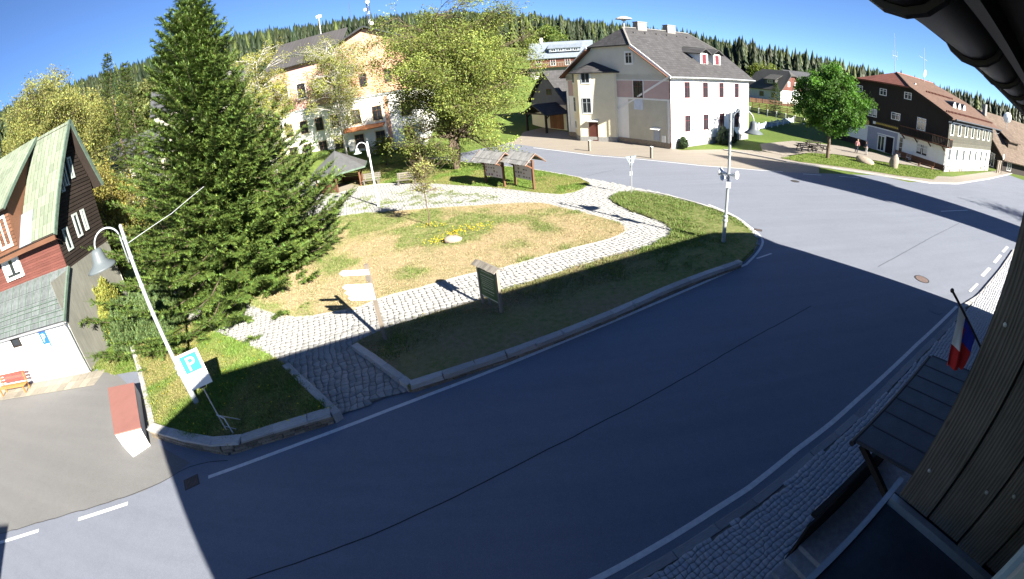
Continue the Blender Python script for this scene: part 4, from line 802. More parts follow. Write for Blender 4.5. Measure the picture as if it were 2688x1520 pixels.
for zf, a, b in ((.12, 0., IL + 1.4), (.56, 4.0, 15.0)):
    yy = y0 + (yr - y0) * zf; zz = ze + (zr - ze) * zf
    for k in range(int((b - a) / .55)): m = MB(); xx = a + k * .55; m.box(xx, xx + .13, yy - .1, yy + .1, zz, zz + .24); m.build('snow_guard', M_plain('snow_guard_red', (.13, .05, .035), .8, .2) if k == 0 and zf < .2 else bpy.data.materials['snow_guard_red'], rf)
for xx in (8.2, 10.4, 12.6):
    yy = 2.6; zz = ze + (zr - ze) * (yy - y0) / (yr - y0); m = MB(); pr = [(-.85, 0), (.85, 0), (.7, .5), (.4, .95), (0, 1.15), (-.4, .95), (-.7, .5)]; n = len(pr); A = [(xx + u, yy, zz - .25 + w) for u, w in pr]; B = [(xx + u, yy + 2.6, zz + .2 + w * .35) for u, w in pr]
    m.add(A + B, [tuple(range(n))] + [(i, n + i, n + (i + 1) % n, (i + 1) % n) for i in range(n)]); dm = m.build('eyebrow_dormer', TINDARK, rf); m = MB(); q = [(xx + u * .8, yy - .03, zz - .15 + w * .82) for u, w in pr]; m.add(q, [tuple(range(n))]); m.build('dormer_face', WFRAME, dm); m = MB(); m.box(xx - .18, xx + .18, yy - .06, yy - .03, zz + .1, zz + .48); m.build('dormer_window', GLASS, dm)
m = MB(); m.tube([(x0 + 1, y0 - .1, ze - .1), (x1, y0 - .1, ze - .1)], .1, 8); m.tube([(x1 - .3, y0 - .1, ze - .15), (x1 - .6, y0 + .2, ze - .7), (IL - .1, -.1, 6.2), (IL + .02, -.12, .3)], .06, 8); m.tube([(-.05, -.12, .2), (-.05, -.12, 6.2), (.6, -.9, 6.8)], .07, 8); m.build('gutter', TINDARK, rf)
m = MB(); m.box(4.0, 4.25, yr - 3.2, yr - 2.9, 9.9, 10.5); m.build('roof_hook', WFRAME, rf)
# antennas on the inn
def i2w(x, y): c, s = math.cos(IRZ), math.sin(IRZ); return (IX + c * x - s * y, IY + s * x + c * y)
x, y = i2w(4.6, yr + .8); t = thing('antenna_mast', 'tall thin antenna mast on the left end of the inn roof', 'antenna', (x, y, 11.0)); m = MB(); m.tube([(0, 0, 0), (-.15, 0, 6.3)], [.06, .02], 6); m.build('mast', GALV, t)
for k in (-1, 1): m = MB(); m.tube([(k * .55 - .05, 0, 2.4), (k * .55 - .05, 0, 3.7)], .045, 6); m.tube([(-.05, 0, 3.0), (k * .55 - .05, 0, 3.0)], .02, 5); m.build('dipole', GALV, t)
x, y = i2w(12.5, yr - .6); t = thing('antenna_mast', 'antenna mast with crossbar and satellite dish on the inn ridge', 'antenna', (x, y, 11.2)); m = MB(); m.tube([(0, 0, 0), (-.2, 0, 5.4)], [.08, .04], 6); m.build('mast', GALV, t)
m = MB(); m.tube([(-1.5, 0, 3.9), (1.3, .3, 3.5)], .025, 5); m.build('crossbar', GALV, t); m = MB(); m.lathe([(.02, .12), (.35, .06), (.6, -.06), (.62, -.05), (.36, .09), (.02, .16)], 16); o = m.build('dish', WHITEMETAL, t); o.location = (-.1, -.25, 1.35); o.rotation_euler = (R(100), 0, R(20))

# ------------------------------------------------------------------ brown barn house at the far right
x, y, z = at((2632, 430), 92, 0); fb = thing('wooden_house', 'dark wooden house with brown roof at the right picture edge', 'house', (x, y, 0), R(-12)); BROOF = mk_tiles('brown_shingles', (.115, .085, .065), .5, .3, ax=('X', 'Z'))
m = MB(); gable_wall(m, 0, 18, 0, 14, 0, 2.9, 9.0, 8.5); m.build('wall', DKWOOD, fb); m = MB(); m.slab([(-1.1, -1.2, 2.1), (18, -1.2, 2.1), (18, 8.5, 9.3), (-1.1, 8.5, 9.3)], .2); m.slab([(18, 15.2, 3.5), (-1.1, 15.2, 3.5), (-1.1, 8.5, 9.3), (18, 8.5, 9.3)], .2); rf2 = m.build('roof', BROOF, fb)
m = MB(); m.slab([(2.6, 1.0, 5.4), (6.5, 1.0, 5.4), (6.5, 5.5, 7.3), (2.6, 5.5, 7.3)], .15); m.box(2.9, 6.2, 1.5, 4.5, 4.0, 5.4); m.build('dormer', BROOF, rf2); win(fb, 0, 3.0, .1, 1.6, 2.4, -math.pi / 2, WFRAME, 2, 1, 'door', None, GLASS, .12); win(fb, 2.2, 0, .4, 1.4, 1.9, 0, WFRAME, 2, 1); m = MB(); m.box(1.0, 1.6, 7, 7.8, 8.5, 10.6); m.build('chimney', STONE, rf2)
x, y, z = at((2652, 200), 96, 0); t = thing('satellite_dish', 'round white satellite dish over the brown roof at the right edge', 'satellite dish', (x, y, 7.7)); m = MB(); m.lathe([(.02, .2), (.6, .1), (.95, -.1), (.98, -.08), (.6, .14), (.02, .26)], 18); o = m.build('dish', WHITEMETAL, t); o.rotation_euler = (R(100), 0, R(-35)); o.location = (0, 0, 1.6); m = MB(); m.tube([(0, .1, -.5), (0, .1, 1.6)], .05, 6); m.build('arm', GALV, t)

# ------------------------------------------------------------------ chalet on the left
CX, CY = G(237, 976); CRZ = R(11); ch = thing('chalet', 'steep roofed chalet with mossy green shingles and white ground floor at left', 'chalet', (CX, CY, 0), CRZ)
CL = 12.0; m = MB(); m.box(-CL, 0, 0, 5.6, 0, 2.78); m.build('ground_floor', WHITEP, ch)
m = MB(); m.box(0, .02, .12, 5.5, 0, 4.6); m.build('side_cladding', M_wood('grey_panel_wood', (.17, .17, .15), 'Z', .3), ch)
m = MB(); m.box(-CL, .05, -.03, 0.0, 0, .18); m.build('plinth', STONE, ch)
for k in range(14): piece('plinth_stone', SETT2, ch, (-.25 - k * .42, -.05, .09), (.3, .06, .16), 0, 1 + k % 5)
m = MB(); m.box(-CL, -.05, 1.66, 5.55, 2.7, 6.35); m.add([(-.05, 1.66, 6.35), (-.05, 5.55, 6.35), (-.05, 5.55, 8.1), (-.05, 4.4, 11.05), (-CL, 1.66, 6.35), (-CL, 5.55, 6.35), (-CL, 5.55, 8.1), (-CL, 4.4, 11.05)], [(0, 1, 2, 3), (7, 6, 5, 4), (0, 3, 7, 4), (2, 6, 7, 3), (1, 5, 6, 2)]); m.build('upper_wall', DKWOOD, ch)
for k in range(14): z0 = 4.66 + k * .125; m = MB(); m.box(-CL, .0, 1.6, 1.655, z0, z0 + .116); m.build('siding_board', REDWOOD, ch)
for k in range(44):
    z0 = 2.9 + k * .185; top_y = 5.52 if z0 < 8 else 5.52 - (z0 - 8.0) / 2.9 * 1.15; bot_y = 1.7 if z0 < 6.3 else 1.7 + (z0 - 6.3) / 4.7 * 2.65
    if top_y - bot_y < .15: break
    m = MB(); m.box(-.045, .0, bot_y, top_y, z0, z0 + .15); m.build('siding_board', DKWOOD, ch)
win(ch, -4.36, 1.6, 5.1, 1.7, 1.15, 0, WFRAME, 1, 1, fw=.15, depth=.1, curtain=True); win(ch, -4.8, 0, 2.15, .9, .5, 0, DKWOOD, 1, 1)
for (yy, zz, w, h) in ((3.1, 8.0, .32, 1.15), (3.55, 8.2, .32, 1.15), (4.15, 8.45, .32, 1.1), (2.35, 5.3, .42, 1.1), (3.4, 5.6, .42, 1.2), (4.1, 5.7, .3, 1.1)): win(ch, 0.0, yy, zz, w, h, math.pi / 2, M_plain('pale_green_frame', (.32, .37, .35), .6, .1) if 'pale_green_frame' not in bpy.data.materials else bpy.data.materials['pale_green_frame'], 1, 1, fw=.1)
def mk_moss():
    t = NT('mossy_shingle'); n = t.noise(1.4, 5); o = t.ramp(n, [(.3, (.09, .118, .075)), (.5, (.128, .15, .115)), (.72, (.17, .185, .16))]); n2 = t.noise(14, 4, .7, t.mapping((1, .3, .3))); o = t.mix(.4, o, t.ramp(n2, [(.35, (.075, .11, .05)), (.65, (.22, .235, .2))])); oi = t.new('ObjectInfo'); o = t.mix(1., o, t.ramp(oi.outputs['Random'], [(0, (.82,) * 3), (1, (1.18,) * 3)]), 'MULTIPLY'); t.col(o); t.bump(n2, .4, .01); return t.done(.9, 0, .2)
MOSS = mk_moss(); PATINA = M_plain('green_patina', (.10, .145, .115), .6, .35, 4, .3, .4); TINSHEET = M_plain('patinated_tin', (.115, .13, .132), .6, .4, 2.2, .25, .4, rnd_obj=.12)
m = MB(); eV, rV, fV = (1.2, 6.5), (4.4, 11.25), (6.0, 7.55)
m.slab([(-CL, eV[0], eV[1] - .06), (.45, eV[0], eV[1] - .06), (.45, rV[0], rV[1] - .06), (-CL, rV[0], rV[1] - .06)], .14); m.slab([(.45, fV[0], fV[1]), (-CL, fV[0], fV[1]), (-CL, rV[0], rV[1] - .06), (.45, rV[0], rV[1] - .06)], .14); rc = m.build('roof', DKWOOD, ch)
m = MB(); m.beam((.47, eV[0] - .05, eV[1] - .1), (.47, rV[0], rV[1] + .02), .09, .2).beam((.47, fV[0], fV[1] - .05), (.47, rV[0], rV[1] + .02), .09, .2); m.build('verge_board', PATINA, rc); m = MB(); m.beam((-CL, eV[0] - .05, eV[1] - .2), (.4, eV[0] - .05, eV[1] - .2), .06, .22); m.build('fascia', BRWOOD, rc)
sl_ = math.hypot(rV[0] - eV[0], rV[1] - eV[1]); ang = math.atan2(rV[1] - eV[1], rV[0] - eV[0]); nr = 11; nc = 9
for r in range(nr):
    for c in range(nc):
        xx = .42 - (c + .5) * .335; t = (r + .5) / nr; yy = eV[0] + (rV[0] - eV[0]) * t; zz = eV[1] + (rV[1] - eV[1]) * t
        piece('shingle', MOSS, rc, (xx, yy + .01, zz + .02), (.305, sl_ / nr * 1.02, .03), 0, 0, ang + .035)
m = MB(); m.slab([(-CL, eV[0] - .02, eV[1] + .0), (-1.55, eV[0] - .02, eV[1] + .0), (-1.55, 2.05, 7.9), (-CL, 2.05, 7.9)], .02); m.build('metal_skirt', M_plain('pale_zinc', (.28, .31, .36), .5, .15, 3, .4, .4), rc)
# dormer
m = MB(); m.add([(-2.62, 1.2, 6.5), (-2.62, 4.2, 10.9), (-2.62, 1.2, 8.75), (-CL, 1.2, 6.5), (-CL, 4.2, 10.9), (-CL, 1.2, 8.75)], [(0, 1, 2), (5, 4, 3), (0, 2, 5, 3), (2, 1, 4, 5)]); dm = m.build('dormer', BRWOOD, rc)
m = MB(); m.slab([(-CL, .75, 8.6), (-2.3, .75, 8.6), (-2.3, 4.42, 11.32), (-CL, 4.42, 11.32)], .1); m.build('dormer_roof', DKWOOD, dm)
dl = math.hypot(3.67, 2.72); da = math.atan2(2.72, 3.67)
for r in range(9):
    for c in range(14):
        t = (r + .5) / 9; piece('shingle', MOSS, dm, (-2.32 - (c + .5) * .34, .75 + 3.67 * t, 8.63 + 2.72 * t), (.31, dl / 9 * 1.02, .03), 0, 0, da + .03)
m = MB(); m.beam((-2.28, .7, 8.58), (-2.28, 4.42, 11.32), .06, .16); m.build('verge_board', PATINA, dm); win(dm, -3.6, 1.2, 6.75, 1.2, 1.6, 0, WFRAME, 2, 1, fw=.14)
for k in range(12): m = MB(); m.box(-CL, -2.64, 1.15, 1.2, 6.5 + k * .185, 6.66 + k * .185); m.build('siding_board', BRWOOD, dm)
# tin lean-to roof
m = MB(); m.slab([(-CL, -.14, 2.80), (.12, -.14, 2.80), (.12, 1.62, 4.72), (-CL, 1.62, 4.72)], .06); lt = m.build('lean_to_roof', TINDARK, ch); la = math.atan2(1.92, 1.76); ll = math.hypot(1.92, 1.76)
for c in range(12):
    for r in range(4): t = (r + .5) / 4; piece('tin_panel', TINSHEET, lt, (.1 - (c + .5) * .72, -.14 + 1.76 * t - .01, 2.825 + 1.92 * t), (.70, ll / 4 - .02, .03), 0, 0, la)
for c in range(13): m = MB(); xx = .1 - c * .72; m.beam((xx, -.16, 2.84), (xx, 1.6, 4.76), .035, .05); m.build('standing_seam', PATINA, lt)
for t in (.1, .2, .34, .42): m = MB(); m.tube([(-CL, -.14 + 1.76 * t - .05, 2.88 + 1.92 * t), (.1, -.14 + 1.76 * t - .05, 2.88 + 1.92 * t)], .018, 5); m.build('snow_rail', PATINA, lt)
m = MB(); m.beam((.14, -.16, 2.78), (.14, 1.62, 4.72), .07, .14); m.build('edge_flashing', PATINA, lt); m = MB(); m.tube([(-CL, -.22, 2.74), (.15, -.22, 2.74)], .06, 8); m.tube([(.1, -.22, 2.7), (.05, -.1, 2.35), (.04, -.07, .1)], .05, 8); m.build('gutter', GALV, lt)
# blue parking sign on its wall
t = thing('parking_sign', 'blue and white parking sign on the white chalet wall', 'sign', (CX, CY, 0), CRZ); m = MB(); m.box(-2.42, -1.82, -.06, -.02, 1.72, 2.55); m.build('plate', BLUE, t); m = MB(); m.box(-2.38, -1.86, -.066, -.06, 1.76, 1.92); m.build('caption_field', WFRAME, t)
o = link('letter', text_mesh('P', .62, WFRAME), t); o.location = (-2.12, -.068, 2.04); o.rotation_euler = (math.pi / 2, 0, 0)
m = MB()
for k in range(5): m.box(-2.33 + k * .1, -2.26 + k * .1, -.072, -.066, 1.81, 1.87)
m.build('lettering', BLUE, t)
# ------------------------------------------------------------------ timber house the camera hangs on (u along the facade, n towards the street)
th_ = thing('timber_house', 'dark timber house at the right edge with gutter, plank wall and entrance canopy', 'house', (0, 0, 0), R(20)); SOFFIT = M_wood('soffit_boards', (.05, .032, .022), 'X', .4)
FASC = M_plain('dark_fascia', (.03, .025, .025), .6, .2, 4); ZE = 8.22
m = MB(); m.prism([(-2.8, -2.2), (-1.6, -.12), (22.6, -.12), (22.8, -.8), (22.8, -9.8), (.9, -9.8)], 0, 6.28); m.build('lower_wall', M_plain('dark_plaster', (.2, .19, .18), .9, .1), th_)  # plain dark grey plaster, one even tone
m = MB(); m.prism([(-2.8, -2.2), (-1.9, -1.3), (-1.5, -1.5), (1.86, -1.5), (1.86, .0), (22.6, .0), (22.8, -.8), (22.8, -9.8), (.9, -9.8)], 6.28, ZE + .02); m.build('upper_wall', DKWOOD, th_)
# vertical planks on the cheek beside the camera, then along the front
e0 = .075
for k, w in enumerate((.205, .215, .19, .21, .2, .2, .2, .2)):
    m = MB(); m.box(1.80 + (k % 2) * .018, 1.858, e0 - w + .014, e0, 6.40 - (k % 3) * .012, ZE); e0 -= w; pk = m.build('plank', OLDPLANK, th_)
    for zz in (6.62, 7.35): m = MB(); m.lathe([(.001, 0), (.009, .0), (.009, .006), (.001, .008)], 8); o = m.build('screw', GALV, pk); o.location = (1.80 + (k % 2) * .018, e0 + w * (.28 if k % 2 else .7), zz + (k * 37 % 11) * .02); o.rotation_euler = (0, -math.pi / 2, 0)
for k in range(26): m = MB(); uu = 1.87 + k * .205; m.box(uu, uu + .195, .0, .05, 6.4, ZE); m.build('plank', OLDPLANK, th_)
m = MB(); m.box(-1.3, 1.86, -1.5, .13, 6.30, 6.345); led = m.build('tin_ledge', TINDARK, th_); m = MB(); m.box(-1.3, 1.95, .105, .135, 6.345, 6.365); m.build('ledge_rim', GALV, led); m = MB(); m.box(1.76, 1.80, -1.4, .1, 6.345, 6.39); m.build('flashing', GALV, led)
for uu, nn in ((.95, -.05), (1.35, -.35)): m = MB(); m.lathe([(.001, .01), (.012, .008), (.014, 0)], 8); o = m.build('rivet', GALV, led); o.location = (uu, nn, 6.346)
# half open pale shutter at the lower right
m = MB(); m.beam((1.02, -.62, 6.36), (1.22, -.66, 7.35), .05, .5, (0, 1, 0)); sh = m.build('shutter', M_plain('pale_blue_paint', (.22, .30, .36), .6, .15, 5), th_); m = MB(); m.beam((.98, -.42, 6.37), (1.18, -.46, 7.36), .06, .06, (0, 1, 0)); m.build('shutter_stile', GALV, sh)
# eaves
m = MB(); m.box(.1, 20.6, -1.5, .13, ZE + .03, ZE + .06); m.build('soffit', SOFFIT, th_)
for k in range(9): m = MB(); nn = -1.5 + k * .185; m.box(.2, 9, nn, nn + .172, ZE + .005, ZE + .03); m.build('soffit_board', SOFFIT, th_)
m = MB(); m.box(.5, 20.6, .13, .16, ZE - .05, ZE + .2); m.build('fascia', FASC, th_)
gp = []; nseg = 10
def gut(n0, u0, u1, r, z):
    m = MB(); V = []; F = []
    for u in (u0, u1):
        for rr in (r, r - .006):
            for k in range(nseg + 1): a = math.pi + math.pi * k / nseg; V.append((u, n0 + rr * math.cos(a), z + rr * math.sin(a)))
    q = nseg + 1
    for k in range(nseg): F += [(k, k + 1, 2 * q + k + 1, 2 * q + k), (q + k + 1, q + k, 3 * q + k, 3 * q + k + 1)]
    F += [(0, 2 * q, 3 * q, q), (q - 1, 2 * q - 1, 4 * q - 1, 3 * q - 1)]; m.add(V, F); return m
gu = gut(.255, .55, 20.7, .085, ZE + .01).build('gutter', M_plain('brown_gutter', (.035, .028, .03), .5, .15, 3, .2, .4), th_, True); m = MB(); m.tube([(.55, .343, ZE + .012), (20.7, .343, ZE + .012)], .009, 6); m.build('gutter_bead', GALV, gu)
for k in range(18):
    u = .75 + k * .62; m = MB(); m.tube([(u, .255 + .094 * math.cos(a), ZE + .01 + .094 * math.sin(a)) for a in [math.pi + math.pi * i / 8 for i in range(9)]], .011, 5); m.build('gutter_bracket', FASC, gu)
# roof (hipped) that throws the long shadow over the street
rz_ = 11.5; E_ = [(.55, .34), (8, .36), (20.6, .95), (23.2, -.6), (23.2, -10.2), (.2, -10.2), (-3.7, -2.4)]; rA, rB = (.2, -5.1), (18.0, -5.1); m = MB()
pz = lambda p: (p[0], p[1], ZE + .05); ra, rb = (*rA, rz_), (*rB, rz_)
for pl in ([pz(E_[0]), pz(E_[1]), pz(E_[2]), rb, ra], [pz(E_[2]), pz(E_[3]), rb], [pz(E_[3]), pz(E_[4]), rb], [pz(E_[4]), pz(E_[5]), ra, rb], [pz(E_[5]), pz(E_[6]), ra], [pz(E_[6]), pz(E_[0]), ra]):
    n = len(pl)
    for i in range(1, n - 1): m.slab([pl[0], pl[i], pl[i + 1]], .08)
m.build('roof', SLATE, th_)
# entrance canopy with sheet panels, steps and dark side boards
CA = [(5.70, 1.33), (9.38, 1.33), (9.38, -.1), (5.70, -.1)]; m = MB(); m.slab([(CA[0][0], 1.33, 3.2), (5.70, -.1, 3.42), (9.38, -.1, 3.42), (9.38, 1.33, 3.2)][::-1], .05); cn = m.build('canopy', TINDARK, th_)
for k in range(7): w = 3.66 / 7; piece('canopy_panel', M_plain('brown_tin', (.105, .092, .095), .5, .25, 3, .3, .4, rnd_obj=.2) if k == 0 else bpy.data.materials['brown_tin'], cn, (5.72 + (k + .5) * w, .615, 3.335), (w - .055, 1.43, .03), 0, 0, -.152)
for k in range(8): uu = 5.72 + k * 3.66 / 7; m = MB(); m.beam((uu, 1.33, 3.24), (uu, -.1, 3.46), .03, .035); m.build('seam', FASC, cn)
m = MB(); m.tube([(5.68, 1.38, 3.16), (9.4, 1.38, 3.16)], .05, 8); m.build('gutter', FASC, cn)
for uu in (5.85, 9.25): m = MB(); m.beam((uu, 1.25, 3.12), (uu, -.1, 2.3), .08, .1); m.build('bracket', DKWOOD, cn)
for k in range(4): m = MB(); z1 = .62 - k * .14; m.box(5.55 - k * .32 - .02, 5.9 - k * .32 if k else 9.2, .2, 1.2, 0, z1); m.build('step', SETT2, th_)
for k in range(9): m = MB(); uu = 5.4 + k * .42; m.box(uu, uu + .40, 1.22, 1.27, .15, 1.35 + min(.3, k * .06)); m.build('side_board', DKWOOD, th_)
m = MB(); m.box(5.3, 9.2, 1.2, 1.3, 1.72, 1.8); m.build('handrail', DKWOOD, th_)
def uw(u, n): c, s = math.cos(R(20)), math.sin(R(20)); return (c * u - s * n, s * u + c * n)
# flag
va, vb = ray(2200 + 1110 * .3434, 550 + 1100 * .3434), ray(2200 + 875 * .3434, 550 + 625 * .3434); PA = Vector(va * (6.9 / math.hypot(va[0], va[1]))) + Vector((0, 0, CAMH)); PB = Vector(vb * (6.0 / math.hypot(vb[0], vb[1]))) + Vector((0, 0, CAMH))
fl = thing('flag', 'white red and blue flag on a short pole beside the plank wall', 'flag', tuple(PA)); dP = PB - PA; m = MB(); m.tube([(0, 0, 0) - dP * .25 if False else tuple(-dP * .25), tuple(dP)], .018, 8); m.sphere(tuple(dP * 1.01), .03); m.build('pole', FASC, fl)
def flag_mesh():
    side = Vector((dP.x, dP.y, 0)).normalized(); Lp = dP.length; nx, ny = 14, 16; V = []; F = []; ci = []
    for i in range(nx + 1):
        for j in range(ny + 1):
            s = i / nx; f = j / ny; p = dP * (.30 + .52 * s); drop = .16 + 1.0 * f * (.42 + .55 * s) ; q = p + Vector((0, 0, -1)) * (f * .98 * (.55 + .45 * s)) - side * (.28 * f * s) + Vector((-side.y, side.x, 0)) * (.07 * math.sin(s * 9 + f * 3) * f + .03 * math.sin(s * 21) * f); V.append(tuple(q))
    for i in range(nx):
        for j in range(ny): F.append((i * (ny + 1) + j, (i + 1) * (ny + 1) + j, (i + 1) * (ny + 1) + j + 1, i * (ny + 1) + j + 1)); s, f = (i + .5) / nx, (j + .5) / ny; tri = f < .5 - abs(s - .5) * 0 and (1 - s) > f * .0; ci.append(0 if (s > .5 and f < .62 and (f < .62 * (1))) and s > .62 - .0 * f else (2 if f < .42 - .25 * (s > .5) else 1))
    me = bpy.data.meshes.new('cloth'); me.from_pydata(V, [], F)
    for mm in (M_plain('flag_white', (.7, .72, .75), .8, .05), M_plain('flag_red', (.55, .03, .03), .8, .08), M_plain('flag_blue', (.03, .05, .42), .8, .08)): me.materials.append(mm)
    for p, c in zip(me.polygons, ci): p.material_index = c
    me.shade_smooth(); return me
link('cloth', flag_mesh(), fl)
# ------------------------------------------------------------------ church and bare tree outside the frame whose shadows fall across the junction
chx, chy = 41.3 * .783 + 35 * .622, 41.3 * .622 - 35 * .783; cu = thing('church_tower', 'church tower with spire casting the long shadow over the junction', 'church', (chx, chy, 0), math.atan2(.622, .783))
m = MB(); m.box(-3.5, 3.5, -3.5, 3.5, 0, 22.6); m.build('tower', WHITEP, cu); m = MB(); m.slab([(-4, -4, 22.4), (4, -4, 22.4), (0, 0, 30.5)], .2).slab([(4, -4, 22.4), (4, 4, 22.4), (0, 0, 30.5)], .2).slab([(4, 4, 22.4), (-4, 4, 22.4), (0, 0, 30.5)], .2).slab([(-4, 4, 22.4), (-4, -4, 22.4), (0, 0, 30.5)], .2); m.build('spire', TINDARK, cu)
m = MB(); gable_wall(m, -3.5, 3.5, -20, -3.4, 0, 8, 12); m.build('nave', WHITEP, cu)
broadleaf('bare_tree', 'bare twiggy tree beyond the right edge shading the far lane', (56, 10, 0), 11, 6.6, (4.2, 4.0, 4.2), 60, 8, 5, .1, (.12, .1, .03), 77, .25, BARK, None, .6, (0, 0), .3, 1, None, .1, 0, 3)

# ------------------------------------------------------------------ salmon school-like building behind the birches
A0 = at((728, 300), 64); B0 = at((1120, 300), 57); pang = math.atan2(B0[1] - A0[1], B0[0] - A0[0]); pz0 = min(A0[2], B0[2]) - .6; Wd = math.hypot(B0[0] - A0[0], B0[1] - A0[1])
pk_ = thing('salmon_building', 'large white and salmon building with gabled wing behind the birches', 'building', (A0[0], A0[1], pz0), pang); SALM = M_plain('salmon_plaster', (.52, .30, .21), .9, .07, 1.2, bump=.1)
def pzt(px, frac): return ZT(*px, A0[0] + (B0[0] - A0[0]) * frac, A0[1] + (B0[1] - A0[1]) * frac) - pz0
zb = 8.0 - pz0 + .05; xg0, xg1 = Wd * .50, Wd * .99; zeL = pzt((745, 178), .05); zrL = pzt((740, 116), .05); zpk = pzt((992, 74), .68); zge = pzt((926, 116), .52)
m = MB(); m.box(0, xg0, 0, 9, 0, zb); m.build('lower_wall', WHITEP, pk_); m = MB(); m.box(0, xg0, .02, 9, zb, zeL); m.build('upper_wall', M_plain('pink_salmon', (.50, .28, .25), .9, .07), pk_)
m = MB(); m.box(xg0, xg1, -1.6, 10, 0, zb); m.build('lower_wall', WHITEP, pk_)
xc = xg0 + (xg1 - xg0) * .42; hw = max(xc - xg0, xg1 - xc); m = MB(); pr = [(xg0, zb), (xg1, zb), (xg1, zge - (xg1 - xc - (xc - xg0)) * .62), (xc, zpk), (xg0, zge)]; n = 5; m.add([(x, -1.58, z) for x, z in pr] + [(x, 10, z) for x, z in pr], [tuple(range(n)), tuple(range(n, 2 * n))[::-1]] + [(i, n + i, n + (i + 1) % n, (i + 1) % n) for i in range(n)]); m.build('gable', SALM, pk_)
m = MB(); m.slab([(-.6, -.7, zeL - .15), (xg0, -.7, zeL - .15), (xg0, 4.5, zrL + .6), (-.6, 4.5, zrL + .6)], .15); DARKROOF = mk_tiles('dark_roof_sheet', (.05, .048, .05), .5, 3.0, .12); rl = m.build('roof', DARKROOF, pk_); m = MB(); m.box(-.5, xg0, 1.1, 1.25, zeL + 1.2, zeL + 1.5); m.build('snow_rail', TINDARK, rl)
m = MB(); m.slab([(xg0 - .7, -2.2, zge - .45), (xc, -2.2, zpk + .12), (xc, 10, zpk + .12), (xg0 - .7, 10, zge - .45)][::-1], .2); m.slab([(xc, -2.2, zpk + .12), (xg1 + .7, -2.2, pr[2][1] - .45), (xg1 + .7, 10, pr[2][1] - .45), (xc, 10, zpk + .12)][::-1], .2); m.build('gable_roof', TINDARK, pk_)
m = MB(); m.box(-.05, xg0, -.12, 0, zb - .12, zb + .12).box(xg0 - .1, xg1 + .1, -1.75, -1.6, zb - .12, zb + .12); m.build('string_course', GREYMETAL, pk_)
for r, zz in enumerate((1.4, 4.6)):
    for xx in np.arange(1.4, xg0 - .6, 2.3): win(pk_, xx, 0, zz - .3, 1.1, 1.7, 0, BRWOOD, 2, 2, surround=CREAM)
    for xx in (xg0 + 1.6, xc + .2, xg1 - 1.9): win(pk_, xx, -1.6, zz - .3, 1.2, 1.8, 0, BRWOOD, 2, 2, surround=CREAM)
for xx in np.arange(1.6, xg0 - .6, 2.6): win(pk_, xx, .02, zb + 1.6, 1.2, 2.0, 0, BRWOOD, 2, 2, surround=WFRAME)
for xx in (xc - 1.0, xc + 2.2): win(pk_, xx, -1.58, zb + 1.3, .95, 1.7, 0, BRWOOD, 2, 2)
for xx in (xg0 - .3, xc + 1.2): m = MB(); m.box(xx, xx + .55, -1.66 if xx > xg0 else -.06, -1.6 if xx > xg0 else 0.0, .3, zb - .3); m.build('pilaster', SALM, pk_)
m = MB(); m.slab([(xg0 - .2, -3.0, 3.55), (xc + 1.0, -3.0, 3.55), (xc + 1.0, -1.6, 3.95), (xg0 - .2, -1.6, 3.95)], .12); m.build('porch_roof', M_plain('orange_awning', (.5, .2, .09), .8, .1), pk_)
# far long dark roof and dim house left of it
def small_house(name, label, px, D, rz, L, W, he, hr, wallm, roofm, base=None, hip=None, ext=None, basez=0.):
    x, y, z = at(px, D); t = thing(name, label, 'house', (x, y, z - .4), rz); m = MB(); gable_wall(m, 0, L, 0, W, 0, he, hr, None, hip); m.build('wall', wallm, t); o = .6; f = .3; k = (hr - he) / (W / 2); m = MB()
    if hip is None:
        m.slab([(-o, -o, he - o * k), (L + o, -o, he - o * k), (L + o, W / 2, hr + .1), (-o, W / 2, hr + .1)], .2); m.slab([(L + o, W + o, he - o * k), (-o, W + o, he - o * k), (-o, W / 2, hr + .1), (L + o, W / 2, hr + .1)], .2)
    else:
        q = (hip - he) / (hr - he); ya, yb = q * W / 2 - o * (1 - q), W - q * W / 2 + o * (1 - q); xr = (hr - hip) * .9
        for a, b, y0, yy in ((-o, L + o, -o, ya),): m.slab([(a, y0, he - o * k), (b, y0, he - o * k), (b, yy, hip), (L - xr, W / 2, hr + .1), (xr, W / 2, hr + .1), (a, yy, hip)], .2); m.slab([(b, W + o, he - o * k), (a, W + o, he - o * k), (a, yb, hip), (xr, W / 2, hr + .1), (L - xr, W / 2, hr + .1), (b, yb, hip)], .2); m.slab([(a, yb, hip), (a, ya, hip), (xr, W / 2, hr + .1)], .2)
        m.slab([(L + o, ya, hip), (L + o, yb, hip), (L - xr, W / 2, hr + .1)], .2)
    r = m.build('roof', roofm, t); return t, r
BLUEROOF = mk_tiles('blue_grey_sheet', (.17, .20, .24), .6, .6, .1); CHARC = mk_tiles('charcoal_roof', (.06, .062, .07), .4, .3, .15)
# brown hillside house
t, r = small_house('hillside_house', 'brown hillside house with blue grey roof and balcony above the barn', (1392, 180), 118, R(-14), 15.5, 13, 5.4, 9.6, BRWOOD, BLUEROOF)
m = MB(); m.box(-.1, 15.6, -.1, 13.1, 0, 2.6); m.build('base', STONE, t); m = MB(); m.box(.4, 15.2, -1.2, -.1, 2.6, 2.8); bl2 = m.build('balcony', BRWOOD, t)
for k in range(24): m = MB(); m.box(.5 + k * .62, .62 + k * .62, -1.2, -1.12, 2.8, 3.7); m.build('baluster', GREYWOOD, bl2)
m = MB(); m.box(.4, 15.2, -1.22, -1.1, 3.7, 3.85); m.build('handrail', GREYWOOD, bl2)
m = MB(); m.box(.2, 15.3, -.06, 0, 4.2, 4.9); m.build('red_band', REDWOOD, t)
for k in range(4): win(t, 2.2 + k * 3.7, -.02, 3.0, 1.3, 1.8, 0, WFRAME, 2, 1)
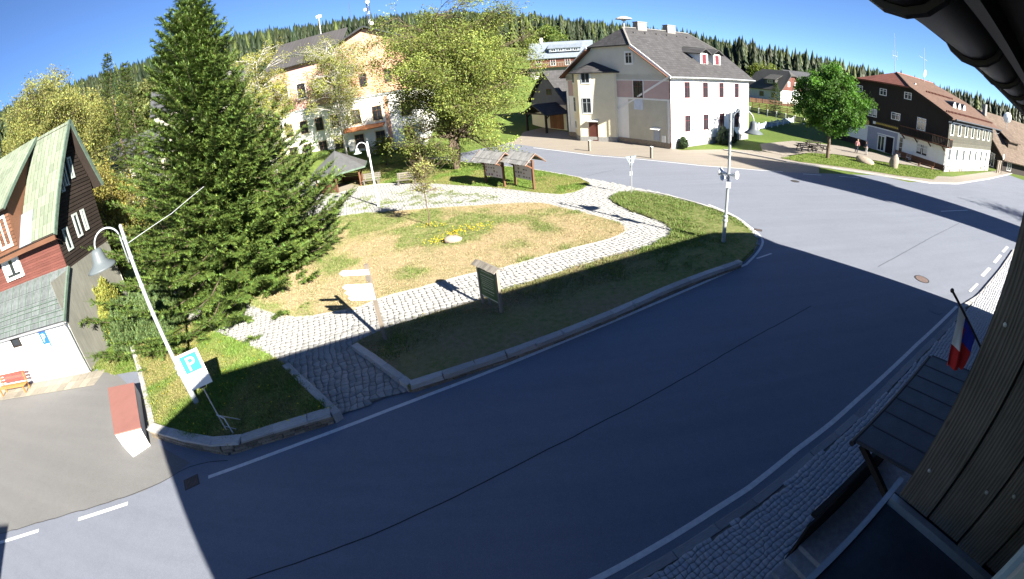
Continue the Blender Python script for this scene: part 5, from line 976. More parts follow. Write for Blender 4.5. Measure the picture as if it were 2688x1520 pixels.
m = MB(); m.box(5, 13, 1.0, 4.6, 6.6, 7.7); m.slab([(4.6, .7, 7.6), (13.4, .7, 7.6), (13.4, 5.4, 8.9), (4.6, 5.4, 8.9)], .12); dm = m.build('dormer', BLUEROOF, r)
for k in range(4): win(dm, 6.1 + k * 1.9, 1.0, 6.75, 1.2, .75, 0, WFRAME, 2, 1)
m = MB(); m.box(2.2, 2.9, 6.2, 6.9, 9.2, 11.0); m.build('chimney', WFRAME, r)
for k, lab in ((0, 'white rail fence below the brown hillside house'),):
    pA, pB = hit(1405, 212), hit(1470, 208)
    if pA and pB:
        t = thing('rail_fence', lab, 'fence', (pA[0], pA[1], pA[2]), math.atan2(pB[1] - pA[1], pB[0] - pA[0])); L = math.hypot(pB[0] - pA[0], pB[1] - pA[1])
        for i in range(8): m = MB(); m.box(i * L / 7 - .06, i * L / 7 + .06, -.06, .06, -.4, 1.1); m.build('post', WFRAME, t)
        for zz in (.5, .95): m = MB(); m.box(0, L, -.03, .03, zz, zz + .12); m.build('rail', WFRAME, t)
# grey roofed house with a red brown gable, and the blue roofed one behind it
t, r = small_house('cottage', 'grey roofed cottage with red brown gable and white walls beside the corner house', (1964, 250), 120, R(-72), 10.5, 9.5, 3.6, 8.0, WHITEP, mk_tiles('grey_roof', (.065, .065, .063), .4, .3, .15), None, 6.9)
m = MB(); gable_wall(m, 10.5, 10.56, .1, 9.4, 3.2, 3.62, 7.95, None, 6.85); m.build('gable_boards', REDWOOD, t); m = MB(); m.box(-.02, 10.4, -.05, 0, 0, 3.4); m.build('shaded_wall', M_plain('wall_shade_tint', (.36, .38, .4), .9, .05), t)  # grey-blue front panel: shade of the white wall put into its colour
for yy in (3.2, 6.2): win(t, 10.56, yy, 4.2, .9, 1.2, math.pi / 2, WFRAME, 2, 1, fw=.14)
win(t, 10.5, 5.0, 1.0, .5, 1.4, math.pi / 2, BRWOOD, 1, 1)
for xx in (4.5, 8.3): win(t, xx, -.05, 1.2, 1.3, 1.2, 0, BRWOOD, 2, 1)
m = MB(); m.box(5.0, 8.2, .6, 3.4, 4.4, 5.6); m.slab([(4.6, .3, 5.6), (8.6, .3, 5.6), (8.6, 4.2, 7.2), (4.6, 4.2, 7.2)], .12); dm = m.build('dormer', bpy.data.materials['grey_roof'], r); win(dm, 6.6, .6, 4.6, 1.6, .8, 0, WFRAME, 2, 1)
t, r = small_house('cottage', 'blue grey roofed cottage with a white gable behind the red gabled one', (2072, 222), 140, R(-18), 13, 10, 4.2, 8.6, WHITEP, CHARC); m = MB(); m.slab([(5, -.8, 5.0), (9, -.8, 5.0), (9, 3, 6.6), (5, 3, 6.6)], .15); m.build('dormer', CHARC, r)
x, y, z = at((2088, 240), 99); t = thing('satellite_dish', 'white satellite dish beside the red brown cottage gable', 'satellite dish', (x, y, z)); m = MB(); m.lathe([(.02, .2), (.6, .1), (.9, -.1), (.92, -.08), (.6, .14), (.02, .26)], 16); o = m.build('dish', WHITEMETAL, t); o.location = (0, 0, 4.2); o.rotation_euler = (R(95), 0, R(-20)); m = MB(); m.tube([(0, .15, 0), (0, .15, 4.2)], .05, 6); m.build('arm', GALV, t)
t, r = small_house('cottage', 'dark roofed house half hidden behind the left spruces', (238, 300), 66, R(35), 9, 7, 6.0, 9.0, GREYP, CHARC); t, r = small_house('cottage', 'long dark roofed house behind the big spruce crown', (395, 260), 85, R(28), 18, 8, 8, 12, GREYP, CHARC)
# fences behind the white house
def picket(name, label, pa, pb, n, mat, pm, hh=1.0, rails=(.25, .8), boards=0, wave=False):
    a, b = hit(*pa), hit(*pb)
    if not a or not b: return
    t = thing(name, label, 'fence', a, math.atan2(b[1] - a[1], b[0] - a[0])); L = math.hypot(b[0] - a[0], b[1] - a[1]); dz = b[2] - a[2]
    for i in range(n + 1): m = MB(); u = i * L / n; m.box(u - .08, u + .08, -.08, .08, dz * i / n - .4, dz * i / n + hh + .1); m.build('post', pm, t)
    for zz in rails: m = MB(); m.beam((0, .03, zz * hh), (L, .03, zz * hh + dz), .05, .12); m.build('rail', mat, t)
    for i in range(boards): m = MB(); u = (i + .5) * L / boards; m.box(u - L / boards * .36, u + L / boards * .36, -.03, .0, dz * u / L + .08, dz * u / L + hh * (.92 + (.08 * math.sin(i * .9) if wave else 0))); m.build('picket', mat, t)
BLUEW = M_wood('dark_blue_boards', (.035, .035, .06), 'Z')
picket('board_fence', 'dark board fence with white posts right of the white house', (1968, 296), (2110, 326), 6, BLUEW, WFRAME, 1.15, (.2, .9), 46)
picket('board_fence', 'pale blue picket fence slanting down towards the white house corner', (1972, 345), (2082, 322), 7, M_wood('pale_blue_boards', (.30, .36, .42), 'Z'), WFRAME, 1.0, (.3, .8), 30, True)
picket('rail_fence', 'reddish rail fence on the slope above the board fence', (1975, 284), (2085, 302), 6, REDWOOD, BRWOOD, 1.1, (.3, .6, .9))
picket('garden_fence', 'dark garden fence before the grey roofed cottage', (1968, 268), (2100, 284), 8, BRWOOD, DKWOOD, 1.1, (.15, .9), 40)
# masts on the skyline
x, y, z = at((970, 60), 150); t = thing('telecom_tower', 'lattice telecom tower behind the salmon gable', 'tower', (x, y, z - 1)); Ht = ZT(966, -12, x, y) - z + 1
for k in range(3): a = k * 2.094; m = MB(); m.tube([(.75 * math.cos(a), .75 * math.sin(a), 0), (.5 * math.cos(a), .5 * math.sin(a), Ht)], .1, 5); m.build('leg', IRON, t)
for i in range(int(Ht / 1.4)):
    z0 = i * 1.4; r0 = .75 - .25 * z0 / Ht; m = MB()
    for k in range(3): a, b = k * 2.094, (k + 1) * 2.094; m.tube([(r0 * math.cos(a), r0 * math.sin(a), z0), (r0 * math.cos(b), r0 * math.sin(b), z0 + 1.4)], .05, 4)
    m.build('brace', WHITEMETAL if i % 2 else IRON, t)
for zz, a in ((Ht * .8, 4.2), (Ht * .6, 5.4), (Ht * .9, 5.0)): m = MB(); m.lathe([(.02, 0), (.6, .12), (.6, .5), (.02, .55)], 14); o = m.build('dish', WHITEMETAL, t); o.location = (1.1 * math.cos(a), 1.1 * math.sin(a), zz); o.rotation_euler = (R(90), 0, a + R(90))
for px, D, top_, lab in (((922, 60), 150, (921, 5), 'needle thin mast left of the lattice tower'), ((843, 95), 70, (840, 38), 'white pole with a small top box behind the birches')):
    x, y, z = at(px, D); hh = ZT(*top_, x, y) - z; t = thing('mast', lab, 'mast', (x, y, z)); m = MB(); m.tube([(0, 0, 0), (0, 0, hh)], [.12, .05], 6); m.build('pole', WHITEMETAL if D < 100 else IRON, t)
    if D < 100: m = MB(); m.box(-.4, .4, -.15, .15, hh - .5, hh - .1); m.build('box', WHITEMETAL, t)
# neighbour left behind the camera, whose shadow corner reaches the lower left of the picture
_s = Vector((*G(25, 1367), 0)); _L = 8.6 * math.cos(R(SUN_EL)) / math.sin(R(SUN_EL)); _p = (_s.x - _L * math.sin(R(SHADOW_AZ)), _s.y - _L * math.cos(R(SHADOW_AZ)))
nb = thing('neighbour_house', 'plain neighbouring house behind the camera shading the lower left corner', 'house', (_p[0], _p[1], 0), R(20)); m = MB(); gable_wall(m, -10, 0, -9, 0, 0, 8.4, 10.5); m.build('wall', WHITEP, nb); m = MB(); m.slab([(-10.5, .0, 8.5), (0, .0, 8.5), (0, -4.5, 10.7), (-10.5, -4.5, 10.7)][::-1], .15); m.slab([(0, -9.3, 8.4), (-10.5, -9.3, 8.4), (-10.5, -4.5, 10.7), (0, -4.5, 10.7)][::-1], .15); m.build('roof', SLATE, nb)
# ------------------------------------------------------------------ street lamps
def street_lamp(label, base, z0, H, side, L, bell_z, pole, bell, s=1., horns=False):
    x, y = G(*base, z0); an = math.atan2(-x * side, y * side); t = thing('street_lamp', label, 'street lamp', (x, y, z0), an, 'curved arm street lamps')
    m = MB(); m.tube([(0, 0, -.1), (0, 0, 1.0 * s)], .095, 12); m.build('base', pole, t, False)
    m = MB(); m.lathe([(.095, .98 * s), (.13, 1.0 * s), (.13, 1.07 * s), (.1, 1.09 * s), (.1, 1.16 * s), (.12, 1.18 * s), (.12, 1.24 * s), (.07, 1.27 * s)], 14); m.build('collar', pole, t)
    m = MB(); m.tube([(0, 0, 1.2 * s), (0, 0, H)], [.07, .055], 12); m.lathe([(.056, H), (.04, H + .05), (.0, H + .07)], 10); m.build('pole', pole, t)
    for zz in (H - .35, H - .95, H * .55, H * .7): m = MB(); m.lathe([(.06, zz - .03), (.078, zz - .03), (.078, zz + .03), (.06, zz + .03)], 10); m.build('clamp', pole, t)
    r = (L - .11) / 2; zc = H - .28; P = [(.11, 0, H - 1.05), (.11, 0, zc)] + [(.11 + r - r * math.cos(a), 0, zc + r * math.sin(a)) for a in [math.pi * k / 12 for k in range(1, 13)]]; zb_ = bell_z + .22 * s; P.append((.11 + 2 * r, 0, min(zc - .03, zb_ - z0))); m = MB(); m.tube(P, .028, 8); m.build('arm', pole, t, True)
    zt = P[-1][2]; q = s; m = MB(); m.lathe([(.05 * q, zt + .03), (.13 * q, zt), (.16 * q, zt - .08 * q), (.19 * q, zt - .26 * q), (.24 * q, zt - .34 * q), (.37 * q, zt - .42 * q), (.41 * q, zt - .47 * q), (.38 * q, zt - .47 * q), (.2 * q, zt - .36 * q), (.0, zt - .33 * q)], 22, (L, 0, 0)); m.build('shade', bell, t, True)
    if horns:
        for zz, a, sc in ((3.35, 2.6, 1), (3.35, -.5, 1), (3.2, 3.9, .8)):
            m = MB(); m.lathe([(.05, 0), (.06, .12), (.09, .22), (.17, .34), (.19, .36), (.15, .34), (.03, .16)], 14); o = m.build('loudspeaker', WHITEMETAL, t, True); o.location = (.1 * math.cos(a), .1 * math.sin(a), zz); o.rotation_euler = (0, R(82), a); o.scale = (sc,) * 3
        m = MB(); m.box(-.08, .14, -.2, .02, 2.75, 3.05); m.build('control_box', WHITEMETAL, t); m = MB(); m.tube([(0, .1, 5.0), (.12, .16, 5.1), (.2, .1, 5.0), (.12, .06, 4.9), (0, .1, 5.0)], .02, 6); m.build('hook', IRON, t)
    return t
street_lamp('tall grey lamp post leaning into view on the left corner lawn', (517, 1058), ZLL, 6.15, -1, .95, 5.9, GREYMETAL, M_plain('lamp_grey', (.085, .10, .11), .5, .06, 4), 1.2)
street_lamp('tall lamp post with loudspeakers on the sunny lawn tip at right', (1898, 638), .15, 6.15, 1, 1.05, 5.8, GREYMETAL, bpy.data.materials['lamp_grey'], 1.1, True)
street_lamp('shorter white lamp post behind the dry lawn near the gazebo', (994, 541), .07, 4.75, -1, .8, 4.4, WHITEMETAL, M_plain('lamp_pale', (.38, .44, .43), .5, .06, 4), .75)
x, y = G(517, 1058, ZLL); v = ray(535, 490); q = np.array([0, 0, CAMH]) + v * 19.5; m = MB(); m.tube([(0, 0, 5.6), (tuple(np.array([(q[0] - x) * .5, (q[1] - y) * .5, (5.6 + q[2] - ZLL) / 2 - .12]))), (q[0] - x, q[1] - y, q[2] - ZLL)], .012, 5); o = m.build('cable', WHITEMETAL); o.location = (x, y, ZLL); tag(o, 'thin pale cable from the left lamp post into the spruce', 'cable')

# ------------------------------------------------------------------ signs in the park
OLDW = M_wood('grey_old_timber', (.20, .17, .14), 'Z'); WSIGN = M_plain('white_sign', (.74, .74, .72), .6, .04, 3)
x, y = G(1012, 893, .14); t = thing('signpost', 'timber signpost with four white arrow boards pointing left', 'signpost', (x, y, .12), R(172)); m = MB(); m.box(-.055, .055, -.055, .055, -.1, 2.86); m.build('post', OLDW, t)
for z1, L in ((2.62, 1.0), (2.12, 1.03), (1.92, 1.0), (1.72, .93)):
    m = MB(); h2 = .088; P = [(-.07, -h2), (L - .12, -h2), (L, 0), (L - .12, h2), (-.07, h2)]; n = 5; m.add([(a, .058, z1 + b) for a, b in P] + [(a, .085, z1 + b) for a, b in P], [tuple(range(n)), tuple(range(n, 2 * n))[::-1]] + [(i, n + i, n + (i + 1) % n, (i + 1) % n) for i in range(n)]); m.build('arrow_board', WSIGN, t)
m = MB(); m.box(-.05, .09, .058, .08, 2.3, 2.48); m.build('badge', GREYWOOD, t)
# green information board
xa, ya = G(1268, 797, .11); xb, yb = G(1316, 822, .13); an = math.atan2(yb - ya, xb - xa); t = thing('information_board', 'green information board with a little shingle roof on two timber posts', 'information board', (xa, ya, .1), an); L = math.hypot(xb - xa, yb - ya); GRNB = M_plain('board_green', (.07, .13, .045), .6, .12, 3); CREAMT = M_plain('cream_print', (.5, .5, .36), .7, .08)
for xx in (0, L): m = MB(); m.box(xx - .05, xx + .05, -.05, .05, -.1, 1.66); m.build('post', OLDW, t)
m = MB(); m.box(.3, .38, .04, .1, -.1, .5); m.build('strut', OLDW, t)
m = MB(); m.box(.05, L - .05, -.03, .03, .42, 1.58); pn = m.build('panel', GRNB, t)
for zz in (.42, 1.54): m = MB(); m.box(.05, L - .05, -.04, -.03, zz, zz + .04); m.build('rim', CREAMT, pn)
for k, (zz, w) in enumerate(((1.42, .62), (1.27, .75), (1.18, .66), (1.10, .7), (1.02, .62), (.94, .7), (.86, .55), (.72, .66), (.62, .5))):
    m = MB(); xx = L * (1 - w) / 2; hh = .035 if k in (0, 1, 7) else .018
    while xx < L * (1 + w) / 2 - .05: q = rnd.uniform(.03, .09); m.box(xx, min(xx + q, L * (1 + w) / 2), -.036, -.03, zz, zz + hh); xx += q + .02
    m.build('print_line', CREAMT, pn)
for k in range(9):
    for sd in (-1, 1): piece('shingle', GREYWOOD, t, (-.12 + (k + .5) * (L + .24) / 9, sd * .1, 1.71), ((L + .24) / 9 - .012, .24, .03), 0, k % 4, -sd * R(28))
# double kiosk
KROOF = M_wood('grey_roof_shingle', (.215, .215, .215), 'Y', .3)
def kiosk(label, pA, pB, flip):
    xa, ya = G(*pA, .1); xb, yb = G(*pB, .1); an = math.atan2(yb - ya, xb - xa); L = math.hypot(xb - xa, yb - ya); t = thing('notice_kiosk', label, 'notice board', (xa, ya, .1), an, 'roofed notice boards'); 
    for xx in (0, L): m = MB(); m.box(xx - .07, xx + .07, -.07, .07, -.1, 2.1); m.build('post', BRWOOD, t); m = MB(); m.beam((xx, -.0, 1.5), (xx, -.75, 1.95), .07, .09); m.build('brace', BRWOOD, t)
    m = MB(); m.box(.07, L - .07, -.03, .03, .62, 1.85); pn = m.build('panel', M_plain('poster_pink', (.50, .44, .42), .7, .06) if 'poster_pink' not in bpy.data.materials else bpy.data.materials['poster_pink'], t); g = random.Random(len(label))
    for r in range(4):
        for c in range(6):
            if g.random() < .75: m = MB(); x0 = .14 + c * (L - .3) / 6; z0 = .72 + r * .27; m.box(x0, x0 + g.uniform(.12, .2), -.036, -.03, z0, z0 + g.uniform(.08, .17)); m.build('picture', M_plain('print_dark%d' % g.randint(0, 3), (g.uniform(.06, .25), g.uniform(.05, .14), g.uniform(.05, .12)), .6, .3, 20), pn)
    zr, o_ = 2.56, .42; sl2 = math.hypot(.95, .68); a2 = math.atan2(.68, .95)
    m = MB(); m.box(-o_, L + o_, -.03, .03, zr - .12, zr); m.build('ridge_beam', BRWOOD, t)
    nb = 3; cols = 12
    for sd in (-1, 1):
        for r in range(nb):
            for c in range(cols): w = (L + 2 * o_) / cols; tt = (r + .5) / nb; piece('roof_board', KROOF, t, (-o_ + (c + .5) * w, sd * .95 * tt, zr + .03 - .68 * tt + .012 * (r % 2)), (w - .012, sl2 / nb * 1.06, .028), 0, c % 5, -sd * (a2 - .03))
    for xx in (-o_ + .05, L + o_ - .05): m = MB(); m.beam((xx, 0, zr), (xx, -.95, zr - .68), .05, .1).beam((xx, 0, zr), (xx, .95, zr - .68), .05, .1); m.build('rafter', BRWOOD, t)
kiosk('shingle roofed notice kiosk on the left of the pair', (1277, 481), (1325, 490), 0); kiosk('shingle roofed notice kiosk on the right of the pair', (1354, 486), (1402, 497), 0)
# give way sign seen from behind
x, y = G(1658, 507, .13); t = thing('road_sign', 'triangular give way sign seen from behind at the lawn tip', 'sign', (x, y, .1), R(20)); m = MB(); m.tube([(0, 0, -.1), (0, 0, 2.5)], .032, 8); m.build('post', GALV, t); m = MB(); tri = [(-.46, 2.5), (.46, 2.5), (0, 1.72)]; m.add([(a, .04, b) for a, b in tri] + [(a, .06, b) for a, b in tri], [(0, 1, 2), (5, 4, 3), (0, 3, 4, 1), (1, 4, 5, 2), (2, 5, 3, 0)]); m.build('plate', M_plain('sign_back', (.17, .2, .23), .5, .1, 3, .3, .4), t)
for zz in (2.3, 2.05): m = MB(); m.box(-.2, .2, .0, .04, zz, zz + .05); m.build('bracket', GALV, t)
m = MB(); m.box(-.12, .1, .034, .05, 1.2, 1.5); m.build('plate', GALV, t)
# portable parking sign on a tube stand
x, y = G(600, 1138, ZLL); zt_ = lambda px: ZT(*px, x, y) - ZLL; t = thing('portable_sign', 'white portable parking sign on a bent tube stand in the corner lawn', 'sign', (x, y, ZLL), R(38)); m = MB(); m.tube([(0, 0, .15), (0, 0, 1.75)], .02, 8); m.build('post', GALV, t)
m = MB(); m.box(-.33, .33, -.02, .02, 1.74, 2.82); pl = m.build('plate', WSIGN, t); m = MB(); m.box(-.25, .25, -.026, -.02, 2.24, 2.76); m.build('blue_field', M_plain('cyan_blue', (.03, .34, .5), .5, .05), pl); o = link('letter', text_mesh('P', .56, WSIGN), pl); o.location = (0, -.03, 2.30); o.rotation_euler = (math.pi / 2, 0, 0); m = MB(); m.box(-.1, .1, -.03, .03, 1.69, 1.74); m.build('clamp', IRON, pl)
m = MB(); m.tube([(-.03, 0, .75), (.12, -.05, .55), (.15, -.12, .02), (.0, -.2, .01), (-.25, -.1, .03)], .02, 8); m.build('stand', GALV, t, True); m = MB(); m.tube([(-.03, 0, .72), (.5, .35, .02)], .018, 8); m.build('brace', GALV, t); m = MB(); m.tube([(0, 0, .3), (.28, -.0, .02)], .012, 6); m.build('brace', GALV, t)
# red topped low wall by the yard
P4 = GL([(283, 1018), (352, 1004), (370, 1122), (300, 1140)], .55); t = thing('low_wall', 'low white wall with a flat red brown top beside the yard', 'wall', (P4[0][0], P4[0][1], 0)); o0 = P4[0]; rel = [(p[0] - o0[0], p[1] - o0[1]) for p in P4]; cxx = sum(p[0] for p in rel) / 4; cyy = sum(p[1] for p in rel) / 4; ins = [(cxx + (p[0] - cxx) * .94, cyy + (p[1] - cyy) * .97) for p in rel]
m = MB(); m.prism(ins, -.05, .5); m.build('body', WHITEP, t); m = MB(); m.prism(rel, .5, .55); m.build('top', M_plain('red_oxide', (.22, .10, .085), .8, .08, 3), t); P5 = GL([(300, 1140), (368, 1122), (400, 1170), (350, 1200)], .0); m = MB(); q = [(p[0] - o0[0], p[1] - o0[1]) for p in P5]; m.prism([ins[3], ins[2], (q[2][0] - .1, q[2][1]), (q[3][0], q[3][1] + .0)], -.02, [.5, .5, .12, .08]); m.build('ramp_end', WHITEP, t)
# benches
def bench(label, x, y, z, rz, L, seatm, backm, group, low=False):
    t = thing('bench', label, 'bench', (x, y, z), rz, group)
    for k in range(3): m = MB(); yy = -.42 + k * .15; m.box(-L / 2, L / 2, yy, yy + .12, .43, .47); m.build('seat_slat', seatm, t)
    for k in range(2 if low else 3): m = MB(); zz = .56 + k * .17; m.box(-L / 2, L / 2, .06 + k * .03, .09 + k * .03, zz, zz + .13); m.build('back_slat', backm, t)
    for sx in (-1, 1):
        xx = sx * (L / 2 - .2); m = MB(); m.box(xx - .04, xx + .04, -.4, -.32, 0, .43); m.build('leg', seatm, t); m = MB(); m.beam((xx, .02, 0), (xx, .14, .98), .08, .07); m.build('leg', seatm, t); m = MB(); m.box(xx - .035, xx + .035, -.4, .02, .36, .43); m.build('stretcher', seatm, t)
    return t
def c2w(x, y): c, s = math.cos(CRZ), math.sin(CRZ); return (CX + c * x - s * y, CY + s * x + c * y)
ORW = M_wood('orange_varnish', (.34, .15, .05), 'X'); RDW = M_wood('red_slat', (.30, .07, .055), 'X'); x, y = c2w(-6.3, -.6); bench('orange wooden bench with red back slats against the chalet wall', x, y, .01, CRZ, 3.0, ORW, RDW, None)
for (px, lab) in (((978, 484), 'grey slatted bench just right of the gazebo'), ((1070, 484), 'grey slatted bench behind the young tree')):
    x, y = G(*px, .06); bench(lab, x, y + .1, .06, R(-6), 1.75, GREYWOOD, GREYWOOD, 'grey park benches')
# paving slabs along the chalet
x0_, y0_ = 0, 0
slabs = sheet('slab_strip', [c2w(-11, -.02), c2w(1.2, -.02), c2w(1.2, -1.35), c2w(-11, -1.35)], .008, SAND)
for i in range(20):
    for j in range(2): x, y = c2w(.95 - i * .61, -.36 - j * .62); piece('paving_slab', SLAB, slabs, (x, y, .012), (.575, .585, .03), CRZ, 0)
# gazebo
x, y = at((892, 470), 42.6, 0)[:2]; t = thing('gazebo', 'small wooden gazebo with grey metal hexagon roof behind the spruce', 'gazebo', (x, y, .05), R(12)); rr = 2.45; hexp = [(rr * math.cos(R(60 * k + 30)), rr * math.sin(R(60 * k + 30))) for k in range(6)]; GZR = M_plain('grey_roof_felt', (.07, .073, .077), .7, .2, 3)
m = MB(); m.prism([(a * 1.02, b * 1.02) for a, b in hexp], 0, .06); m.build('floor', SLAB, t)
for k, (a, b) in enumerate(hexp):
    m = MB(); m.box(a * .96 - .07, a * .96 + .07, b * .96 - .07, b * .96 + .07, .06, 1.95); m.build('post', BRWOOD, t)
    a2_, b2_ = hexp[(k + 1) % 6]; m = MB(); m.beam((a * .96, b * .96, 1.9), (a2_ * .96, b2_ * .96, 1.9), .09, .16); m.build('beam', BRWOOD, t)
    E1, E2 = (a * 1.28, b * 1.28, 1.82), (a2_ * 1.28, b2_ * 1.28, 1.82); m = MB(); m.slab([E1, E2, (0, 0, 3.6)], .06); m.build('roof_panel', GZR, t); m = MB(); m.beam((E1[0], E1[1], 1.78), (E2[0], E2[1], 1.78), .04, .14); m.build('fascia', PATINA, t)
    if k not in (4,):
        for j in range(5): m = MB(); zz = .14 + j * .16; m.beam((a * .96, b * .96, zz + .07), (a2_ * .96, b2_ * .96, zz + .07), .03, .145); m.build('wall_board', BRWOOD, t)
m = MB(); m.lathe([(.05, 3.5), (.05, 3.75), (.1, 3.8), (.0, 4.0)], 8); m.build('finial', TINDARK, t)
# rock and flowers in the dry lawn
def boulder(name, label, px, r, sc, seed, z=.1, rz=0., mat=STONE):
    x, y = G(*px, z); m = MB(); m.sphere((0, 0, 0), r, 12, 8, sc, .09, random.Random(seed)); o = m.build(name, mat, None, True); o.location = (x, y, z + r * sc[2] * .45); o.rotation_euler = (.1, .15, rz); return tag(o, label, 'rock')
PINKST = M_plain('pink_granite', (.24, .20, .165), .9, .25, 6, bump=.5)
boulder('boulder', 'flat pale boulder among the tulips in the dry lawn', (1190, 634), .42, (1.15, .7, .55), 3, .1, .3, PINKST); boulder('boulder', 'low lying boulder in the grass before the inn', (2270, 428), .95, (1.35, .75, .5), 5, .1, -.6, PINKST); boulder('boulder', 'upright pointed boulder in the grass before the inn', (2345, 440), .95, (.7, .6, 1.15), 8, .1, .4, PINKST)
def flowers():
    g = np.random.RandomState(5); V = []; F = []; C = []
    for cx_, cy_, s, n, col in [(*G(1210, 612, .1), .55, 60, (.6, .42, .01)), (*G(1165, 628, .1), .5, 25, (.5, .42, .03)), (*G(1130, 598, .1), .5, 30, (.6, .5, .02)), (*G(1260, 600, .1), .6, 30, (.55, .5, .02)), (*G(1145, 640, .1), .4, 30, (.6, .5, .02))]:
        for i in range(n):
            x, y = cx_ + g.normal() * s, cy_ + g.normal() * s * .55; h = g.uniform(.12, .24); r = g.uniform(.02, .035); n0 = len(V); V += [(x - r, y, .1 + h), (x + r, y, .1 + h), (x, y - r, .1 + h), (x, y + r, .1 + h), (x, y, .1 + h + r * 1.6), (x, y, .1 + h - r)]; F += [(n0, n0 + 2, n0 + 4), (n0 + 2, n0 + 1, n0 + 4), (n0 + 1, n0 + 3, n0 + 4), (n0 + 3, n0, n0 + 4), (n0, n0 + 5, n0 + 2), (n0 + 1, n0 + 3, n0 + 5)]; C += [np.array(col) * g.uniform(.7, 1.2)] * 6
    for i in range(260):
        k = rnd.random(); x = rnd.uniform(min(p[0] for p in left), max(p[0] for p in left)); y = rnd.uniform(min(p[1] for p in left), max(p[1] for p in left))
        if not inpoly(np.array([x]), np.array([y]), left)[0]: continue
        n0 = len(V); r = .022; z = ZLL + .1; V += [(x - r, y - r, z), (x + r, y - r, z), (x + r, y + r, z), (x - r, y + r, z)]; F += [(n0, n0 + 1, n0 + 2), (n0, n0 + 2, n0 + 3)]; C += [np.array([.6, .48, .02])] * 2
    stuff(link('flowers', npmesh('flowers', np.array(V), np.array(F), LEAFG, np.clip(np.array(C), 0, .9))))
flowers()
# ------------------------------------------------------------------ in front of the inn
gi = GL([(2050, 418), (2100, 428), (2216, 442), (2358, 464), (2450, 474), (2475, 452), (2410, 440), (2330, 430), (2240, 418), (2190, 408), (2120, 405)]); inn_lawn = sheet('inn_lawn', gi, .13, LAWN_GRN)
def t_lawn(x, y, g): k = np.ones(len(x)); return np.array([[.085, .14, .02]]) * np.exp(g.normal(0, .25, len(x)))[:, None], g.rand(len(x)) < .95, k
tufts('inn_grass', gi, .13, 40, .16, t_lawn, 66)
pz_ = sheet('inn_terrace', GL([(2000, 398), (2060, 412), (2120, 404), (2190, 407), (2330, 429), (2410, 439), (2474, 450), (2300, 404), (2200, 385), (2080, 372), (1995, 380)]), .12, PALE)
def picnic(label, px, rz):
    x, y = G(*px); t = thing('picnic_table', label, 'picnic table', (x, y, .13), rz, 'picnic tables under the maple')
    for k in range(5): m = MB(); m.box(-1.1, 1.1, -.4 + k * .165, -.25 + k * .165, .74, .78); m.build('top_slat', DKWOOD, t)
    for sd in (-1, 1):
        for k in range(2): m = MB(); yy = sd * (.68 + k * .15); m.box(-1.1, 1.1, yy - .065, yy + .065, .44, .48); m.build('seat_slat', DKWOOD, t)
    for xx in (-.8, .8):
        for sd in (-1, 1): m = MB(); m.beam((xx, sd * .2, .74), (xx, sd * .62, 0), .06, .1); m.build('leg', DKWOOD, t)
        m = MB(); m.box(xx - .03, xx + .03, -.85, .85, .36, .44); m.build('stretcher', DKWOOD, t)
picnic('dark picnic table nearest the maple trunk', (2150, 402), R(-8)); picnic('dark picnic table left of the one by the maple trunk', (2112, 398), R(-8)); picnic('dark picnic table half hidden at the back under the maple', (2135, 390), R(-12))
x, y = G(2385, 418, .1); t = thing('easel_board', 'small white easel board by the inn door', 'sign', (x, y, .1), R(-70)); m = MB(); m.slab([(-.4, -.2, 0), (.4, -.2, 0), (.4, 0, 1.0), (-.4, 0, 1.0)], .03); m.build('front_panel', WSIGN, t); m = MB(); m.slab([(.4, .2, 0), (-.4, .2, 0), (-.4, .02, 1.0), (.4, .02, 1.0)], .03); m.build('back_panel', WSIGN, t)
for k in range(4):
    a = GL([(2375, 425)])[0]
x, y = i2w(-2.6, 3.5); t = thing('terrace_bench', 'long dark wooden bench row along the inn wall', 'bench', (x, y, .1), IRZ + math.pi / 2)
for k in range(3): m = MB(); m.box(-3.2, 3.2, .0 + k * .16, .14 + k * .16, .42, .46); m.build('seat_slat', BRWOOD, t)
for k in range(3): m = MB(); m.box(-3.2, 3.2, -.06, -.02, .55 + k * .16, .68 + k * .16); m.build('back_slat', BRWOOD, t)
for xx in (-3, -1, 1, 3): m = MB(); m.box(xx - .05, xx + .05, -.02, .45, 0, .42); m.build('leg', BRWOOD, t)
x, y = i2w(IL + 1.6, -2.2); t = thing('priority_sign', 'diamond road sign on a post right of the inn', 'sign', (x, y, 0), IRZ); m = MB(); m.tube([(0, 0, 0), (0, 0, 3.1)], .05, 8); m.build('post', OLDW, t); m = MB(); m.slab([(-.5, -.07, 2.9), (0, -.07, 2.4), (.5, -.07, 2.9), (0, -.07, 3.4)], .03); m.build('plate', WSIGN, t); m = MB(); m.slab([(-.25, -.075, 2.9), (0, -.075, 2.65), (.25, -.075, 2.9), (0, -.075, 3.15)], .004); m.build('field', M_plain('sign_yellow', (.25, .32, .12), .5, .05), t)
for k, lab in enumerate(('left wooden finger post behind the diamond sign', 'right wooden finger post behind the diamond sign')):
    x, y = i2w(IL + 1.0 + k * 1.3, -1.6); m = MB(); m.box(-.22, .22, -.12, .12, 0, 2.0); m.box(-.3, .3, -.16, .16, 2.0, 2.1); o = m.build('wooden_pillar', OLDW); o.location = (x, y, 0); tag(o, lab, 'post')
